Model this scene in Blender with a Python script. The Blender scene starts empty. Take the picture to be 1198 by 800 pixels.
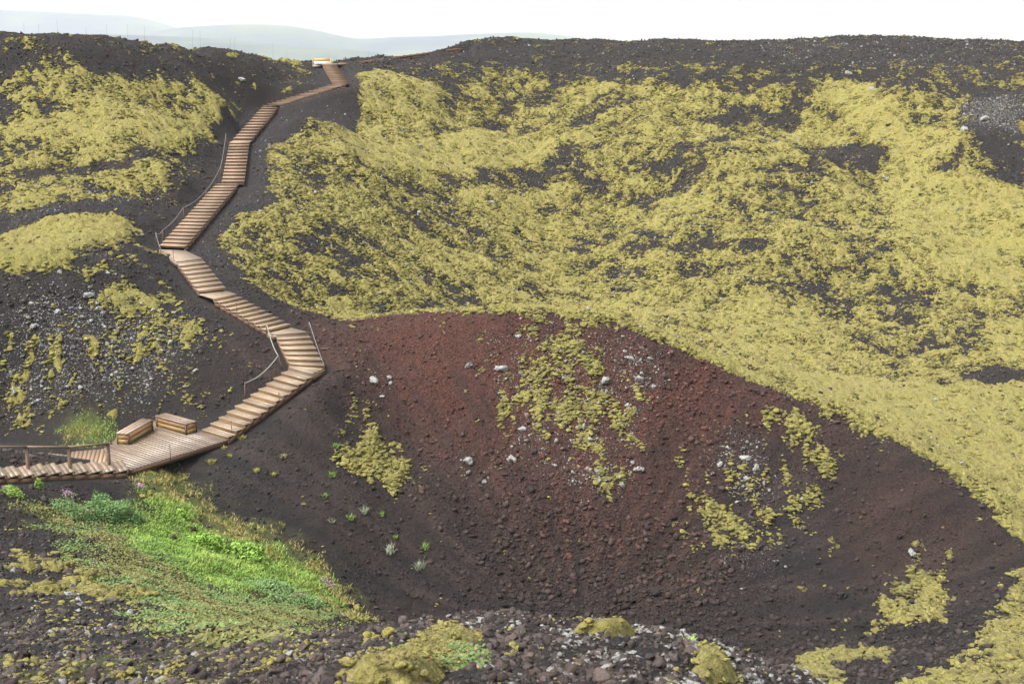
import bpy, bmesh, math, random
import numpy as np
from mathutils import Vector, Matrix
random.seed(7)
rng = np.random.default_rng(11)
scene = bpy.context.scene
COL = scene.collection
PI = math.pi

# ------------------------------------------------------------------ camera
F_PX, V_H, CU, CV = 1500.0, 65.0, 599.0, 400.0     # photo is 1198 x 800
PITCH = math.atan((CV - V_H) / F_PX)
cp, sp_ = math.cos(PITCH), math.sin(PITCH)
cam_d = bpy.data.cameras.new('camera')
cam = bpy.data.objects.new('camera', cam_d); COL.objects.link(cam)
cam.location = (0, 0, 0)
cam.rotation_euler = (PI/2 - PITCH, 0, 0)
cam_d.sensor_width = 36.0
cam_d.lens = F_PX * 36.0 / 1198.0
cam_d.clip_start, cam_d.clip_end = 0.1, 9000
cam_d.dof.use_dof = True
cam_d.dof.focus_distance = 50.0
cam_d.dof.aperture_fstop = 9.0
scene.camera = cam

def ray(u, v):
    u = np.asarray(u, float); v = np.asarray(v, float)
    x = (u - CU)/F_PX; y = (CV - v)/F_PX
    return np.stack([x, cp + y*sp_, -sp_ + y*cp], -1)
def at(u, v, Y):                       # point of the sight line through (u,v) at forward distance Y
    r = ray(u, v); return r * (Y / r[1])
def ath(u, v, h):                      # ... at height -h
    r = ray(u, v); return r * (-h / r[2])

# ------------------------------------------------------------------ noise
_p = np.random.default_rng(5).permutation(256)
PERM = np.concatenate([_p, _p, _p[:2]]).astype(np.int32)
_a = np.random.default_rng(6).uniform(0, 2*PI, 256)
GX, GY = np.cos(_a).astype(np.float32), np.sin(_a).astype(np.float32)
def gnoise(x, y, seed=0):
    c, s = math.cos(seed*1.7+.3), math.sin(seed*1.7+.3)
    x, y = (x*c - y*s + seed*17.3), (x*s + y*c + seed*5.1)
    xf, yf = np.floor(x), np.floor(y)
    fx, fy = (x - xf).astype(np.float32), (y - yf).astype(np.float32)
    ix, iy = xf.astype(np.int32) & 255, yf.astype(np.int32) & 255
    u = fx*fx*fx*(fx*(fx*6-15)+10); w = fy*fy*fy*(fy*(fy*6-15)+10)
    def g(dx, dy):
        h = PERM[PERM[(ix+dx) & 255] + ((iy+dy) & 255)]
        return GX[h]*(fx-dx) + GY[h]*(fy-dy)
    a, b, c_, d = g(0,0), g(1,0), g(0,1), g(1,1)
    return ((a + u*(b-a)) + w*((c_ + u*(d-c_)) - (a + u*(b-a)))) * 1.55
def fbm(x, y, scale, octv, seed=0, gain=.5):
    out = 0; amp = 1; f = 1.0/scale
    for k in range(octv):
        out = out + amp*gnoise(x*f, y*f, seed+k*3); amp *= gain; f *= 2.03
    return out

# ------------------------------------------------------------------ stair nosings measured from the photo: (centre u, v, height below eye, edge angle, width, steps)
FL = [   # (a: u, v, h, ang, W), (b: ...), number of nosings
 ((251.7,506.2,13.2,-40,1.50), (351.8,433.1,11.8,-43,1.50), 12),
 ((359.2,426.4,11.7,-12,1.40), (341.2,389.5,11.0, 19,1.30), 7),
 ((326.0,382.0,10.85,55,1.35), (263.2,346.6,9.85,57,1.30), 10),
 ((248.1,337.9,9.7, 38,1.28), (221.8,304.2,9.0, 42,1.30), 8),
 ((201.3,287.3,8.8,-16,1.38), (265.0,215.4,7.0, 0,1.25), 20),
 ((272.5,211.9,6.85,-5,1.28), (280.0,166.8,5.3, 8,1.22), 13),
 ((284.0,161.5,5.15,0,1.20), (317.0,123.3,3.55,0,1.15), 13),
 ((321.0,121.8,3.45,-32,1.30), (396.5,98.0,2.02,-30,1.30), 15),
 ((399.0,96.5,1.93,-14,1.22), (385.5,75.5,0.70,-14,1.22), 11),
]
def nosing(c, ang, W):
    d = np.array([math.cos(math.radians(ang)), math.sin(math.radians(ang)), 0])*W/2
    return c - d, c + d
flights = []
for a, b, n in FL:
    ca, cb = ath(a[0], a[1], a[2]), ath(b[0], b[1], b[2])
    L = []
    for i in range(n):
        t = i/(n-1)
        c = ca*(1-t) + cb*t
        l, r = nosing(c, a[3]*(1-t)+b[3]*t, a[4]*(1-t)+b[4]*t)
        L.append((l, r))
    flights.append(L)

DECK_H = 13.32
low = []                               # stair that climbs from the deck toward the viewer's left
for k in range(12):
    un = 150 - 15.9*k; vn = 548.6 + .55*k + (1.6 if k > 6 else 0); h = DECK_H - .105*(k+1)
    low.append((ath(un - 8.2, vn - 10.4, h), ath(un, vn, h)))
ridge = []
ca, cb = at(406, 74.3, 107.3), at(535, 57.0, 117)
for i in range(18):
    t = i/17; ridge.append(nosing(ca*(1-t)+cb*t, -27, .95))
deck_poly = [ath(u, v, DECK_H) for u, v in [(267.5,513.5),(153,548.8),(128,546),(122,524),(167,489),(236.5,503)]]

# ------------------------------------------------------------------ terrain control points (u, v, Y)
CP = []
def P(*t):
    for u, v, Y in t: CP.append(at(u, v, Y))
def Wd(*t):
    for q in t: CP.append(np.array(q, float))
RIM = [(380,374,54.5),(450,369,53.5),(520,364,52.6),(600,362,52),(680,368,51.8),(740,382,51.6),(800,405,51),(860,430,50.3),(930,462,49.2),(1000,490,48),(1050,512,46.8),(1100,542,45.4),(1140,570,44.1),(1170,598,42.8),(1192,632,41.5)]
P(*RIM)
# crater bowl
P((480,420,50),(480,480,47.5),(480,560,44.3),(480,640,41.2),(480,700,39.2),
  (600,400,50.4),(600,450,48.5),(600,550,45),(600,650,41.5),(600,725,39),(680,745,38.4),
  (700,450,48.6),(700,550,45),(700,650,41.6),(740,745,38.2),
  (800,450,49),(800,500,47),(800,600,43.5),(800,700,40),(800,757,37.8),
  (900,500,47.4),(900,600,43.8),(900,700,40),(880,768,37),
  (1000,520,46.9),(1000,560,45.3),(1000,650,42),(960,745,37.6),
  (1100,600,43.2),(1100,680,40.4),(1060,745,37.2),(1150,640,41.7),(1120,735,37.2),(1180,675,39.3))
# dark slope between the stairs, the deck and the crater
P((300,520,43.2),(330,500,44.3),(330,560,42),(330,620,39.6),(400,470,46.8),(400,540,43.7),(400,600,41.3),(400,660,39.1),(430,420,50),(430,720,36.8),(230,545,42.2),(260,600,40.2))
# green hollow and the slope below the viewer
P((190,572,41.2),(270,640,38),(330,690,36),(300,700,34.3),(400,712,35.8),(240,650,36),(200,620,37.6),
  (0,572,37.2),(95,566,39.4),(0,600,34.6),(0,640,30.5),(0,680,25.5),(0,720,19),(0,760,12.5),(0,800,6.4),
  (120,600,37.2),(120,640,33),(150,680,28.5),(200,700,26.5),(250,740,19),(300,725,25),(330,740,19),(150,740,17.5),
  (300,770,10.8),(380,745,14),(150,775,9.5),(300,800,5.6),(150,800,6.0),(-150,800,6.6),(-150,720,19),(-150,640,30),
  (430,740,9.8),(440,748,8.3),(500,731,8.6),(560,736,8.4),(620,738,8.2),(700,739,8.2),(760,735,8.4),(820,748,8.3),(870,790,7.9),
  (500,800,4.7),(600,800,4.8),(700,800,5.0),(850,815,5.8),(600,770,6.2),(720,765,6.4),(950,900,6.2),(1200,1000,6.0))
Wd((0,0,-1.65),(-8,0,-1.6),(8,0,-2.2),(0,-14,-1.2),(-15,-10,-1.2),(15,-12,-1.6),(0,2,-1.75),(-4,3,-1.9),(4,3,-2.2),(30,0,-6),(-30,0,-3),(40,-15,-6),(-40,-15,-3))
# hidden bank below the ledge
P((560,790,14),(560,800,22),(560,790,29),(560,770,34),(450,770,14),(430,775,22),(430,760,29),
  (760,800,14),(760,810,22),(760,800,29),(900,860,14),(900,835,22),(900,805,29),(900,785,33.5),
  (1100,900,14),(1100,860,22),(1100,815,29),(1000,790,32.2),(1000,768,35),(1190,755,33.2),(1198,795,29.8),(1198,830,24),(1300,900,14),(1300,760,31),(1300,690,37),(1300,660,40))
# deck surroundings and the mound behind it
P((60,505,45.6),(140,500,46.2),(0,500,46.4),(0,460,47.4),(0,400,48.8),(0,350,49.9),(0,324,50.6),(60,312,51.8),(110,306,52.8),(150,303,53.8),(60,360,50),(60,430,48),(150,350,51.4),(150,420,48.8),(230,420,48.6),(250,380,50.3),(280,440,47.8),(180,470,47.2))
P((-150,330,50.5),(-150,430,48),(-150,520,44),(-150,585,34),(0,525,43.8),(60,526,44))
# flat moss behind the mound, terraces of the hill above it
P((0,300,56.5),(70,285,57.8),(130,270,59.5),(0,262,61.5),(150,246,63.5),(0,205,67.5),(100,200,69),(200,195,70.5),(0,150,73.5),(150,150,75.5),(215,150,78),
  (0,90,78.5),(150,92,83),(240,100,90),(262,120,87.5),(0,38,82),(60,39,83.5),(110,42,86),(160,46,89),(210,52,93),(260,59,98),(285,63,101),(310,67,104),(345,74,107),(330,100,98),(300,90,97))
for u, v, Y in [(-150,43,80),(0,40,82),(60,41,83.5),(110,44,86),(160,48,89),(210,54,93),(260,61,98)]: Wd(at(u, v, Y) + np.array([-.3, 3, -.45]))
P((-150,40,80),(-150,150,72),(-150,205,66),(-150,262,60),(-300,60,78),(-300,300,54))
# far hill
P((340,360,57.5),(300,320,59),(260,290,60.5),(300,240,68),(330,200,74),(350,150,83.5),(420,110,94),
  (450,345,63.5),(450,300,68.5),(450,200,83),(450,120,95),(450,66,109),(500,59,112),(420,72,106.5),
  (600,352,71),(600,300,79),(600,200,93),(600,150,101),(600,100,109),(600,62,116),(560,51,117),(640,49.5,120),
  (800,392,66.5),(800,350,73),(800,300,80),(800,200,93),(800,100,107),(800,50,119),
  (1000,440,63),(1000,380,71),(1000,300,80),(1000,200,92),(1000,100,105),(1000,47,115),(900,49,117),
  (1198,430,63.5),(1198,380,70),(1198,300,79),(1198,200,90),(1198,100,102),(1198,49,112),(1100,48,114),
  (880,124,104),(900,150,99.5),(960,160,98),(980,200,92),(1130,150,96))
P((1400,450,60),(1400,300,77),(1400,60,108))
# valley floor behind the crater rim
P((1198,575,47),(1198,540,50),(1100,500,53.5),(1000,468,56.5),(1198,480,57),(1130,450,60.5),(900,440,58.5),(1050,470,57.5),(1300,560,48))
for u, v, Y in RIM[1:9]:
    q = at(u, v, Y); CP.append(q + np.array([.3, 1.6, -.42])); CP.append(q + np.array([.6, 5.0, -2.1]))
for u, v, Y in RIM[9:]:
    q = at(u, v, Y); CP.append(q + np.array([.9, 1.2, -.42]))
# the back of the rims
for u, v, Y in [(-150,40,80),(0,38,82),(110,42,86),(210,52,93),(310,67,104),(345,74,107)]:
    q = at(u, v, Y); Wd(q + np.array([-1, 8, -1.0]), q + np.array([-2, 25, -8]))
for u, v, Y in [(385,76,107),(450,66,109),(560,51,117),(680,49,120),(800,50,119),(900,49,117),(1000,47,115),(1100,48,114),(1198,49,112),(1400,60,108)]:
    q = at(u, v, Y); Wd(q + np.array([0, 9, -1.0]), q + np.array([0, 28, -9]))
# ground under the stairs
dc = sum(deck_poly)/6
for q in deck_poly + [dc]: CP.append(q + (dc-q)*.05 + np.array([0, 0, -.38]))
for L in flights + [low, ridge]:
    for i in sorted(set([0, len(L)//2, len(L)-1])):
        l, r = L[i]; c = (l+r)/2; d = (r-l)/np.linalg.norm(r-l)
        for k in (-1.5, 1.5):
            CP.append(c + d*k + np.array([0, 0, -.2]))
CP = np.array(CP)

class RBF:
    def __init__(s, p, lam=.0006):
        s.c = p[:, :2]; n = len(p)
        A = np.zeros((n+3, n+3)); A[:n, :n] = s.k(s.c, s.c) + lam*np.eye(n)
        A[:n, n] = 1; A[:n, n+1:] = s.c; A[n:, :n] = A[:n, n:].T
        b = np.zeros(n+3); b[:n] = p[:, 2]
        s.w = np.linalg.solve(A, b)
    def k(s, a, c):
        d2 = ((a[:, None, :]-c[None])**2).sum(-1)
        return .5*d2*np.log(d2+1e-9)*.01
    def __call__(s, q):
        out = np.empty(len(q))
        for i in range(0, len(q), 20000):
            z = q[i:i+20000]
            out[i:i+20000] = s.k(z, s.c) @ s.w[:-3] + s.w[-3] + z @ s.w[-2:]
        return out
rbf = RBF(CP)

class Raster:
    def __init__(s, x0, x1, y0, y1, c, val=0.0):
        s.x0, s.y0, s.c = x0, y0, c
        s.nx, s.ny = int((x1-x0)/c)+1, int((y1-y0)/c)+1
        s.a = np.full((s.ny, s.nx), val, np.float32)
    def grid(s):
        return np.meshgrid(s.x0 + np.arange(s.nx)*s.c, s.y0 + np.arange(s.ny)*s.c)
    def __call__(s, x, y):
        fx = np.clip((x-s.x0)/s.c, 0, s.nx-1.001); fy = np.clip((y-s.y0)/s.c, 0, s.ny-1.001)
        ix, iy = fx.astype(np.int32), fy.astype(np.int32); fx, fy = fx-ix, fy-iy
        a = s.a
        return (a[iy,ix]*(1-fx)+a[iy,ix+1]*fx)*(1-fy) + (a[iy+1,ix]*(1-fx)+a[iy+1,ix+1]*fx)*fy
    def inside(s, poly):
        gx, gy = s.grid(); m = np.zeros(gx.shape, bool)
        x0, y0 = poly.min(0); x1, y1 = poly.max(0)
        j0, j1 = max(0, int((y0-s.y0)/s.c)), min(s.ny, int((y1-s.y0)/s.c)+2)
        i0, i1 = max(0, int((x0-s.x0)/s.c)), min(s.nx, int((x1-s.x0)/s.c)+2)
        if j1 <= j0 or i1 <= i0: return m
        X, Y = gx[j0:j1, i0:i1], gy[j0:j1, i0:i1]; k = np.zeros(X.shape, bool)
        n = len(poly)
        for i in range(n):
            xa, ya = poly[i]; xb, yb = poly[(i+1) % n]
            if ya == yb: continue
            c = ((ya > Y) != (yb > Y)) & (X < (xb-xa)*(Y-ya)/(yb-ya)+xa)
            k ^= c
        m[j0:j1, i0:i1] = k
        return m
    def blur(s, r, n=3):
        a = s.a
        for _ in range(n):
            for ax in (0, 1):
                pad = [(0,0),(0,0)]; pad[ax] = (r+1, r)
                c = np.cumsum(np.pad(a, pad, mode='edge'), axis=ax)
                a = (c[2*r+1:] - c[:-2*r-1] if ax == 0 else c[:, 2*r+1:] - c[:, :-2*r-1])/(2*r+1)
        s.a = a.astype(np.float32); return s

HB = Raster(-130, 135, -20, 170, .25)
gx, gy = HB.grid()
# evaluate the thin plate on a 1 m grid and refine it with bicubic steps
H1 = Raster(-130, 135, -20, 170, .5)
hx, hy = H1.grid()
H1.a = rbf(np.stack([hx.ravel(), hy.ravel()], 1)).reshape(hx.shape).astype(np.float32)
HB.a = H1(gx, gy).astype(np.float32); HB.blur(1, 2)
def hbase(x, y): return HB(np.asarray(x, float), np.asarray(y, float))
def hit(u, v):                         # where the sight lines meet the smooth terrain
    u = np.atleast_1d(np.asarray(u, float)); v = np.atleast_1d(np.asarray(v, float))
    r = ray(u, v); r = r/r[:, 1:2]
    out = np.zeros((len(u), 3)); done = np.zeros(len(u), bool)
    Y = 2.0; prev = Y
    while Y < 135:
        p = r*Y; h = hbase(p[:, 0], p[:, 1])
        new = (p[:, 2] < h) & ~done
        if new.any():
            lo, hi = np.full(new.sum(), prev), np.full(new.sum(), Y); rr = r[new]
            for _ in range(12):
                m = (lo+hi)/2; q = rr*m[:, None]; b = q[:, 2] < hbase(q[:, 0], q[:, 1])
                hi = np.where(b, m, hi); lo = np.where(b, lo, m)
            out[new] = rr*hi[:, None]; done |= new
        prev = Y; Y += .05 if Y < 14 else .2
    out[~done] = r[~done]*118
    return out

# ------------------------------------------------------------------ zones
def region(): return Raster(-90, 95, 10, 135, .2)
def near(): return Raster(-9, 9, 1, 18, .05)
def poly_w(px):
    p = np.array(px, float); return hit(p[:, 0], p[:, 1])[:, :2]
def ell(u, v, ru, rv, n=14):
    return [(u+ru*math.cos(t)*(.85+.3*random.random()), v+rv*math.sin(t)*(.85+.3*random.random())) for t in np.linspace(0, 2*PI, n, endpoint=False)]
M = region(); MN = near()              # moss cover
RED = region(); LI = region(); FINE = region(); GR = region()
X, Yg = M.grid()
rim_w = np.array([at(*q)[:2] for q in RIM])
stair_c = np.array([((l+r)/2)[:2] for L in flights for l, r in L])
low_c = np.array([((l+r)/2)[:2] for l, r in low])
o = np.argsort(stair_c[:, 1])
stair_x = np.interp(Yg, stair_c[o, 1], stair_c[o, 0])
rim_y = np.interp(X, np.r_[-8, rim_w[:, 0], 40], np.r_[56, rim_w[:, 1], 33])
right_side = X > stair_x
beyond = right_side & (Yg > rim_y) & (Yg > 30)
left_hill = (~right_side) & (Yg > 45)
M.a[beyond] = .705
big = fbm(X, Yg, 9, 3, 40)
M.a[beyond] += (.20*big + .13*fbm(X, Yg*.55, 3.2, 2, 45))[beyond].astype(np.float32)
M.a[beyond & (Yg < rim_y+2.2) & (X > -2)] = 1.5
M.a[left_hill] = .20 + .12*fbm(X, Yg, 5, 2, 46)[left_hill]
for pts, val in [
  # right of the stairs: bare dark strip
  ([(412,80),(445,88),(415,120),(408,150),(330,165),(298,178),(305,200),(325,235),(285,245),(250,262),(248,288),(275,315),(300,345),(325,362),(345,380),(330,384),(255,335),(225,292),(290,215),(296,165),(330,122),(405,100)], -.8),
  ([(405,76),(450,66),(560,51),(800,49),(1000,47),(1198,49),(1198,130),(1130,118),(1060,105),(1010,120),(985,95),(940,105),(850,100),(760,95),(690,98),(620,85),(575,80),(545,100),(520,135),(500,120),(470,85),(430,85)], .27),
  ([(560,52),(700,50),(1198,49),(1198,75),(900,78),(700,75),(600,62)], .02),
  ([(1125,118),(1198,105),(1198,203),(1172,203),(1150,175),(1132,160)], .0),
  ([(400,90),(470,85),(520,105),(520,150),(470,170),(400,165),(420,120)], .95),
  ([(400,160),(560,150),(700,170),(650,190),(480,200),(380,190)], 1.25),
  ([(960,95),(1010,95),(1050,130),(1110,160),(1110,200),(1040,190),(990,130)], 1.15),
  ([(1040,200),(1198,215),(1198,330),(1100,330),(1050,260)], 1.2),
  ([(850,330),(1000,390),(960,440),(880,428),(800,392),(700,372)], 1.0),
  ([(860,426),(1000,442),(1100,452),(1198,456),(1198,600),(1165,575),(1105,530),(1005,480),(930,452)], 1.35),
  ([(1122,446),(1150,433),(1197,428),(1197,444),(1160,451)], -.3),
  ([(1060,448),(1125,446),(1160,451),(1100,455)], .3),
  # hill left of the stairs
  ([(0,95),(60,78),(120,92),(200,92),(222,110),(272,122),(268,150),(240,168),(205,186),(100,192),(0,202)], .80),
  ([(0,140),(110,130),(200,137),(240,148),(200,168),(90,166),(0,162)], 1.15),
  ([(0,114),(60,117),(66,136),(0,140)], .40),
  ([(0,170),(60,170),(60,190),(0,192)], .45),
  ([(28,46),(60,50),(55,72),(35,70)], .5),
  ([(0,208),(120,192),(205,192),(200,215),(185,226),(110,238),(60,249),(0,256)], .76),
  ([(0,276),(60,259),(120,256),(153,262),(142,284),(60,307),(0,321)], 1.6),
  ([(0,257),(200,234),(200,240),(130,252),(60,257),(0,272)], -.1),
  ([(0,203),(110,199),(200,191),(200,195),(110,203),(0,209)], .1),
  ([(330,68),(352,72),(350,76),(335,75)], .8),
  # mound behind the deck
  ([(0,326),(60,313),(110,307),(150,304),(192,296),(235,340),(262,372),(262,420),(225,470),(180,486),(0,510)], .31),
  ([(126,336),(150,331),(163,348),(148,354),(127,350)], 1.1),
  ([(100,350),(140,352),(200,360),(246,386),(238,396),(190,410),(150,402),(112,378)], .62),
  ([(10,395),(62,398),(60,422),(10,424)], .5),
  ([(60,400),(200,395),(228,398),(170,425),(100,440),(20,470),(5,500),(0,420)], .50),
  ([(0,465),(60,462),(70,490),(20,506),(0,508)], .54),
  # crater wall
  ([(560,385),(610,372),(700,376),(760,440),(762,500),(740,560),(700,590),(640,520),(575,490)], .27),([(800,490),(900,470),(995,530),(950,620),(880,660),(800,640),(790,570)], .22),
  ([(397,464),(412,468),(418,482),(440,477),(446,494),(432,500),(420,492),(402,482)], .78),
  ([(393,512),(410,505),(432,500),(462,516),(486,540),(481,555),(498,577),(490,583),(468,574),(448,578),(434,560),(394,555)], .78),
  ([(600,392),(640,396),(690,380),(700,405),(698,430),(716,455),(746,482),(740,496),(712,496),(690,500),(692,520),(660,510),(626,494),(604,490),(580,482),(590,455),(598,438)], 0.55),
  ([(655,500),(690,505),(725,540),(736,575),(715,586),(690,560),(668,540)], 0.46),
  ([(566,505),(600,515),(606,534),(578,526)], .62),([(525,486),(548,486),(577,505),(560,506)], .58),
  ([(608,560),(630,570),(634,602),(612,597)], .48),
  ([(743,455),(757,468),(753,492),(744,480)], .72),([(716,502),(740,506),(752,540),(730,534),(718,516)], .55),
  ([(895,478),(903,470),(925,482),(945,489),(946,502),(920,505),(900,492)], .85),
  ([(916,500),(962,498),(986,535),(970,560),(946,590),(926,602),(906,632),(850,636),(815,594),(806,572),(828,578),(852,598),(892,604),(932,572),(946,545),(940,520)], 0.70),
  ([(820,505),(840,520),(846,536),(830,531)], .52),([(853,545),(896,560),(896,582),(858,577)], .58),
  ([(800,600),(850,630),(900,632),(880,660),(820,650)], .30),
  ([(988,737),(1018,726),(1040,706),(1040,690),(1060,666),(1090,654),(1104,680),(1112,716),(1085,726),(1040,729),(1000,741)], .85),
  ([(1003,702),(1030,690),(1022,712)], .6),([(942,690),(985,675),(1004,666),(1002,672),(985,683),(948,694)], 1.02),
  ([(960,626),(985,619),(986,631),(965,636)], 1.12),([(1072,638),(1112,624),(1112,629),(1080,647)], 0.90),
  ([(878,776),(930,768),(985,759),(1046,759),(1040,769),(980,776),(930,790),(885,790)], .92),
  ([(1150,725),(1170,690),(1198,662),(1260,660),(1260,830),(1010,830),(1040,798),(1100,782),(1140,762)], .66),
  # strip at the foot of the deck
  ([(150,562),(185,552),(215,560),(205,600),(160,585)], .5),
 ]:
    M.a[M.inside(poly_w(pts))] = val
for e in [(600,213,48,16,.2),(660,195,22,20,.2),(538,262,20,12,.15),(505,235,22,15,.3),(700,292,40,9,.35),(775,288,20,16,.25),(930,228,22,34,.25),
          (870,133,62,13,.22),(985,178,60,17,.05),(905,165,22,9,.2),(1045,360,25,24,.25),(1010,300,32,15,.35),(800,190,22,24,.3),(842,180,20,18,.35),
          (1110,196,16,6,.1),(1172,206,26,5,.1),(330,222,22,12,.4),(385,200,32,13,.42),(400,250,24,14,.4),(300,280,22,14,.35),(425,335,25,14,.4),(375,305,22,14,.45),
          (615,112,42,12,.3),(577,137,22,9,.2),(520,147,14,5,.1),(722,122,32,9,.3),(480,262,24,16,.4),(690,210,26,12,.4),(740,330,30,10,.5),(650,340,40,7,.4),(980,350,30,16,.4),
          (440,300,22,10,.5),(560,330,30,8,.45),(1100,380,40,14,.4),(1020,400,40,12,.45),(900,260,26,14,.4),(960,270,30,14,.45)]:
    m = M.inside(poly_w(ell(*e[:4]))) & beyond
    M.a[m] = e[4] + (.13 if e[4] < .42 else .05)
rdg = np.array([at(*q)[:2] for q in [(385,76,107),(450,66,109),(560,51,117),(680,49,120),(800,50,119),(900,49,117),(1000,47,115),(1100,48,114),(1198,49,112),(1400,60,108)]])
back = (Yg > np.interp(X, rdg[:, 0], rdg[:, 1]) - 4) & (X > -14)
M.a[back] = np.minimum(M.a[back], .0)
RDG = region(); RDG.a[(Yg > np.interp(X, rdg[:, 0], rdg[:, 1]) - 12)] = 1.; RDG.a[left_hill & (Yg > 62)] = 1.; RDG.blur(8, 3)
M.blur(2, 2)
for pts, val in [
  ([(405,800),(425,788),(480,766),(505,748),(528,738),(560,741),(572,750),(548,758),(532,772),(548,785),(520,800),(500,812),(400,812)], 1.3),
  ([(424,764),(431,752),(445,752),(448,761),(436,769)], 1.3),([(440,746),(465,744),(465,748),(442,750)], 1.2),([(590,759),(600,754),(613,760),(606,769),(592,769)], 1.2),
  ([(650,742),(690,739),(718,733),(735,735),(742,743),(720,749),(690,746)], 1.3),([(555,733),(568,732),(566,736)], 1.),
  ([(815,772),(835,766),(852,785),(868,797),(832,803),(808,792)], 1.3),([(745,765),(760,762),(758,772)], .9),([(650,790),(665,786),(668,798)], .9),
  ([(800,765),(812,762),(818,770),(805,772)], 1.),([(760,745),(780,748),(770,752)], .8)]:
    MN.a[MN.inside(poly_w(pts))] = val
xn, yn = MN.grid()
MN.blur(1, 2)
MF = region()                          # thin moss on the slope below the viewer
for pts, val in [([(0,640),(60,640),(110,665),(200,705),(330,755),(300,800),(0,800)], .52),([(0,660),(60,655),(90,690),(40,720),(0,715)], .5),
                 ([(70,690),(200,720),(270,760),(200,775),(100,730)], .42),([(380,690),(430,705),(425,735),(370,720)], .6)]:
    MF.a[MF.inside(poly_w(pts))] = val
MF.blur(3, 2)
def moss_cover(x, y):
    far = M(x, y) + MF(x, y)
    nr = MN(x, y)
    w = np.clip((13 - y)/2, 0, 1) * (np.abs(x) < 8.5)
    return far*(1-w) + np.maximum(nr, np.where(x < -1.2, .47, .33))*w
def moss_value(x, y):
    c = moss_cover(x, y)*2 - 1.0
    n_far = .52*gnoise(x/1.9, y/1.9, 2) + .50*gnoise(x/.75, y/.75, 3) + .42*gnoise(x/.30, y/.30, 4)
    w2 = np.clip((52-y)/4, 0, 1)
    n_far = n_far*(1-.85*w2) + w2*(.48*gnoise(x/.62, y/1.1, 8) + .36*gnoise(x/.25, y/.36, 9))
    n_near = .3*gnoise(x/.5, y/.5, 5) + .32*gnoise(x/.17, y/.17, 6) + .2*gnoise(x/.07, y/.07, 7)
    w = np.clip((y-18)/8, 0, 1)
    return c*1.15 + (n_far*w*1.75 + n_near*(1-w)*1.3) - 2.5*np.clip(CAPW(x, y)*1.6, 0, 1)
# red scoria
for pts, val in [([(362,385),(420,366),(600,362),(720,375),(800,405),(880,450),(850,520),(800,560),(800,640),(640,640),(560,600),(520,540),(460,500),(400,440)], .7),
                 ([(430,374),(600,364),(720,376),(690,400),(600,420),(560,470),(500,480),(440,430)], 1.0),
                 ([(760,410),(840,440),(880,480),(850,520),(800,520),(770,470)], .85),
                 ([(500,470),(600,500),(680,560),(700,640),(600,640),(540,560)], .5),([(380,560),(560,640),(850,650),(1000,680),(900,760),(600,740),(420,690)], .12),
                 ([(640,590),(820,590),(840,660),(700,680),(600,660)], .4),
                 ([(800,407),(900,445),(960,478),(940,520),(860,500)], .62),
                 ([(900,470),(1000,492),(1150,580),(1180,640),(1120,720),(1000,640),(950,560)], .3),
                 ([(340,470),(400,480),(480,580),(560,690),(420,690),(280,580),(290,520)], .12),
                 ([(265,385),(310,400),(330,440),(280,450),(255,420)], .3),([(60,320),(95,318),(90,330),(65,332)], .5)]:
    RED.a[RED.inside(poly_w(pts))] = val
RED.blur(7, 3)
for pts, val in [([(0,330),(90,335),(200,365),(240,400),(200,470),(0,500)], .78),([(40,350),(80,350),(75,385),(40,390)], 1.),([(560,380),(700,385),(760,400),(770,450),(740,590),(680,600),(600,540),(580,470)], .5),
                 ([(720,405),(772,415),(770,455),(730,450)], 1.),([(830,505),(900,515),(900,575),(860,580),(835,540)], 1.),([(420,430),(462,432),(460,462),(425,455)], .7),
                 ([(530,525),(570,530),(570,570),(540,560)], .7),([(580,415),(610,425),(605,440),(582,436)], .9),
                 ([(880,50),(1198,49),(1198,105),(1100,95),(1000,75),(900,75)], .55),([(1120,110),(1198,110),(1198,165),(1130,160)], 1.),([(560,52),(880,50),(900,75),(700,110),(600,80)], .2),
                 ([(0,640),(120,690),(220,720),(330,780),(0,780)], .5),([(0,215),(190,200),(200,240),(0,275)], .6),([(0,80),(230,100),(220,180),(0,200)], .3),
                 ([(660,720),(870,760),(860,800),(650,800)], .8),([(820,620),(960,640),(900,700),(830,690)], .3),([(880,600),(960,640),(930,690)], .15)]:
    LI.a[LI.inside(poly_w(pts))] = val
LI.a[beyond] = np.maximum(LI.a[beyond], .3)
LI.blur(3, 2)
# fine dark gravel (few stones)
for pts, val in [([(412,80),(445,88),(415,120),(408,150),(330,165),(298,178),(325,235),(250,262),(248,288),(300,345),(345,380),(255,335),(225,292),(290,215),(296,165),(330,122)], 1.),
                 ([(200,550),(300,470),(380,440),(430,470),(420,560),(560,700),(420,700),(300,620)], .7),([(400,372),(600,364),(740,384),(640,400),(560,440),(480,470),(420,440)], .6),
                 ([(150,310),(200,300),(270,380),(320,420),(260,480),(230,420),(180,350)], .6),([(1000,500),(1150,590),(1150,660),(1000,620),(900,660),(940,600)], .4)]:
    FINE.a[FINE.inside(poly_w(pts))] = val
FINE.blur(5, 2)
COARSE = region()
COARSE.a[COARSE.inside(poly_w([(520,570),(640,570),(760,600),(860,610),(890,700),(860,745),(700,745),(560,690)]))] = 1.
COARSE.a[COARSE.inside(poly_w([(900,735),(1100,720),(1180,680),(1120,760),(1000,795),(880,775)]))] = .8
COARSE.a[COARSE.inside(poly_w([(730,420),(800,420),(860,480),(820,560),(760,560)]))] = .5
COARSE.blur(5, 2)
DARK = region()                        # black fine cinder of the floor and of the slope under the stairs
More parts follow.
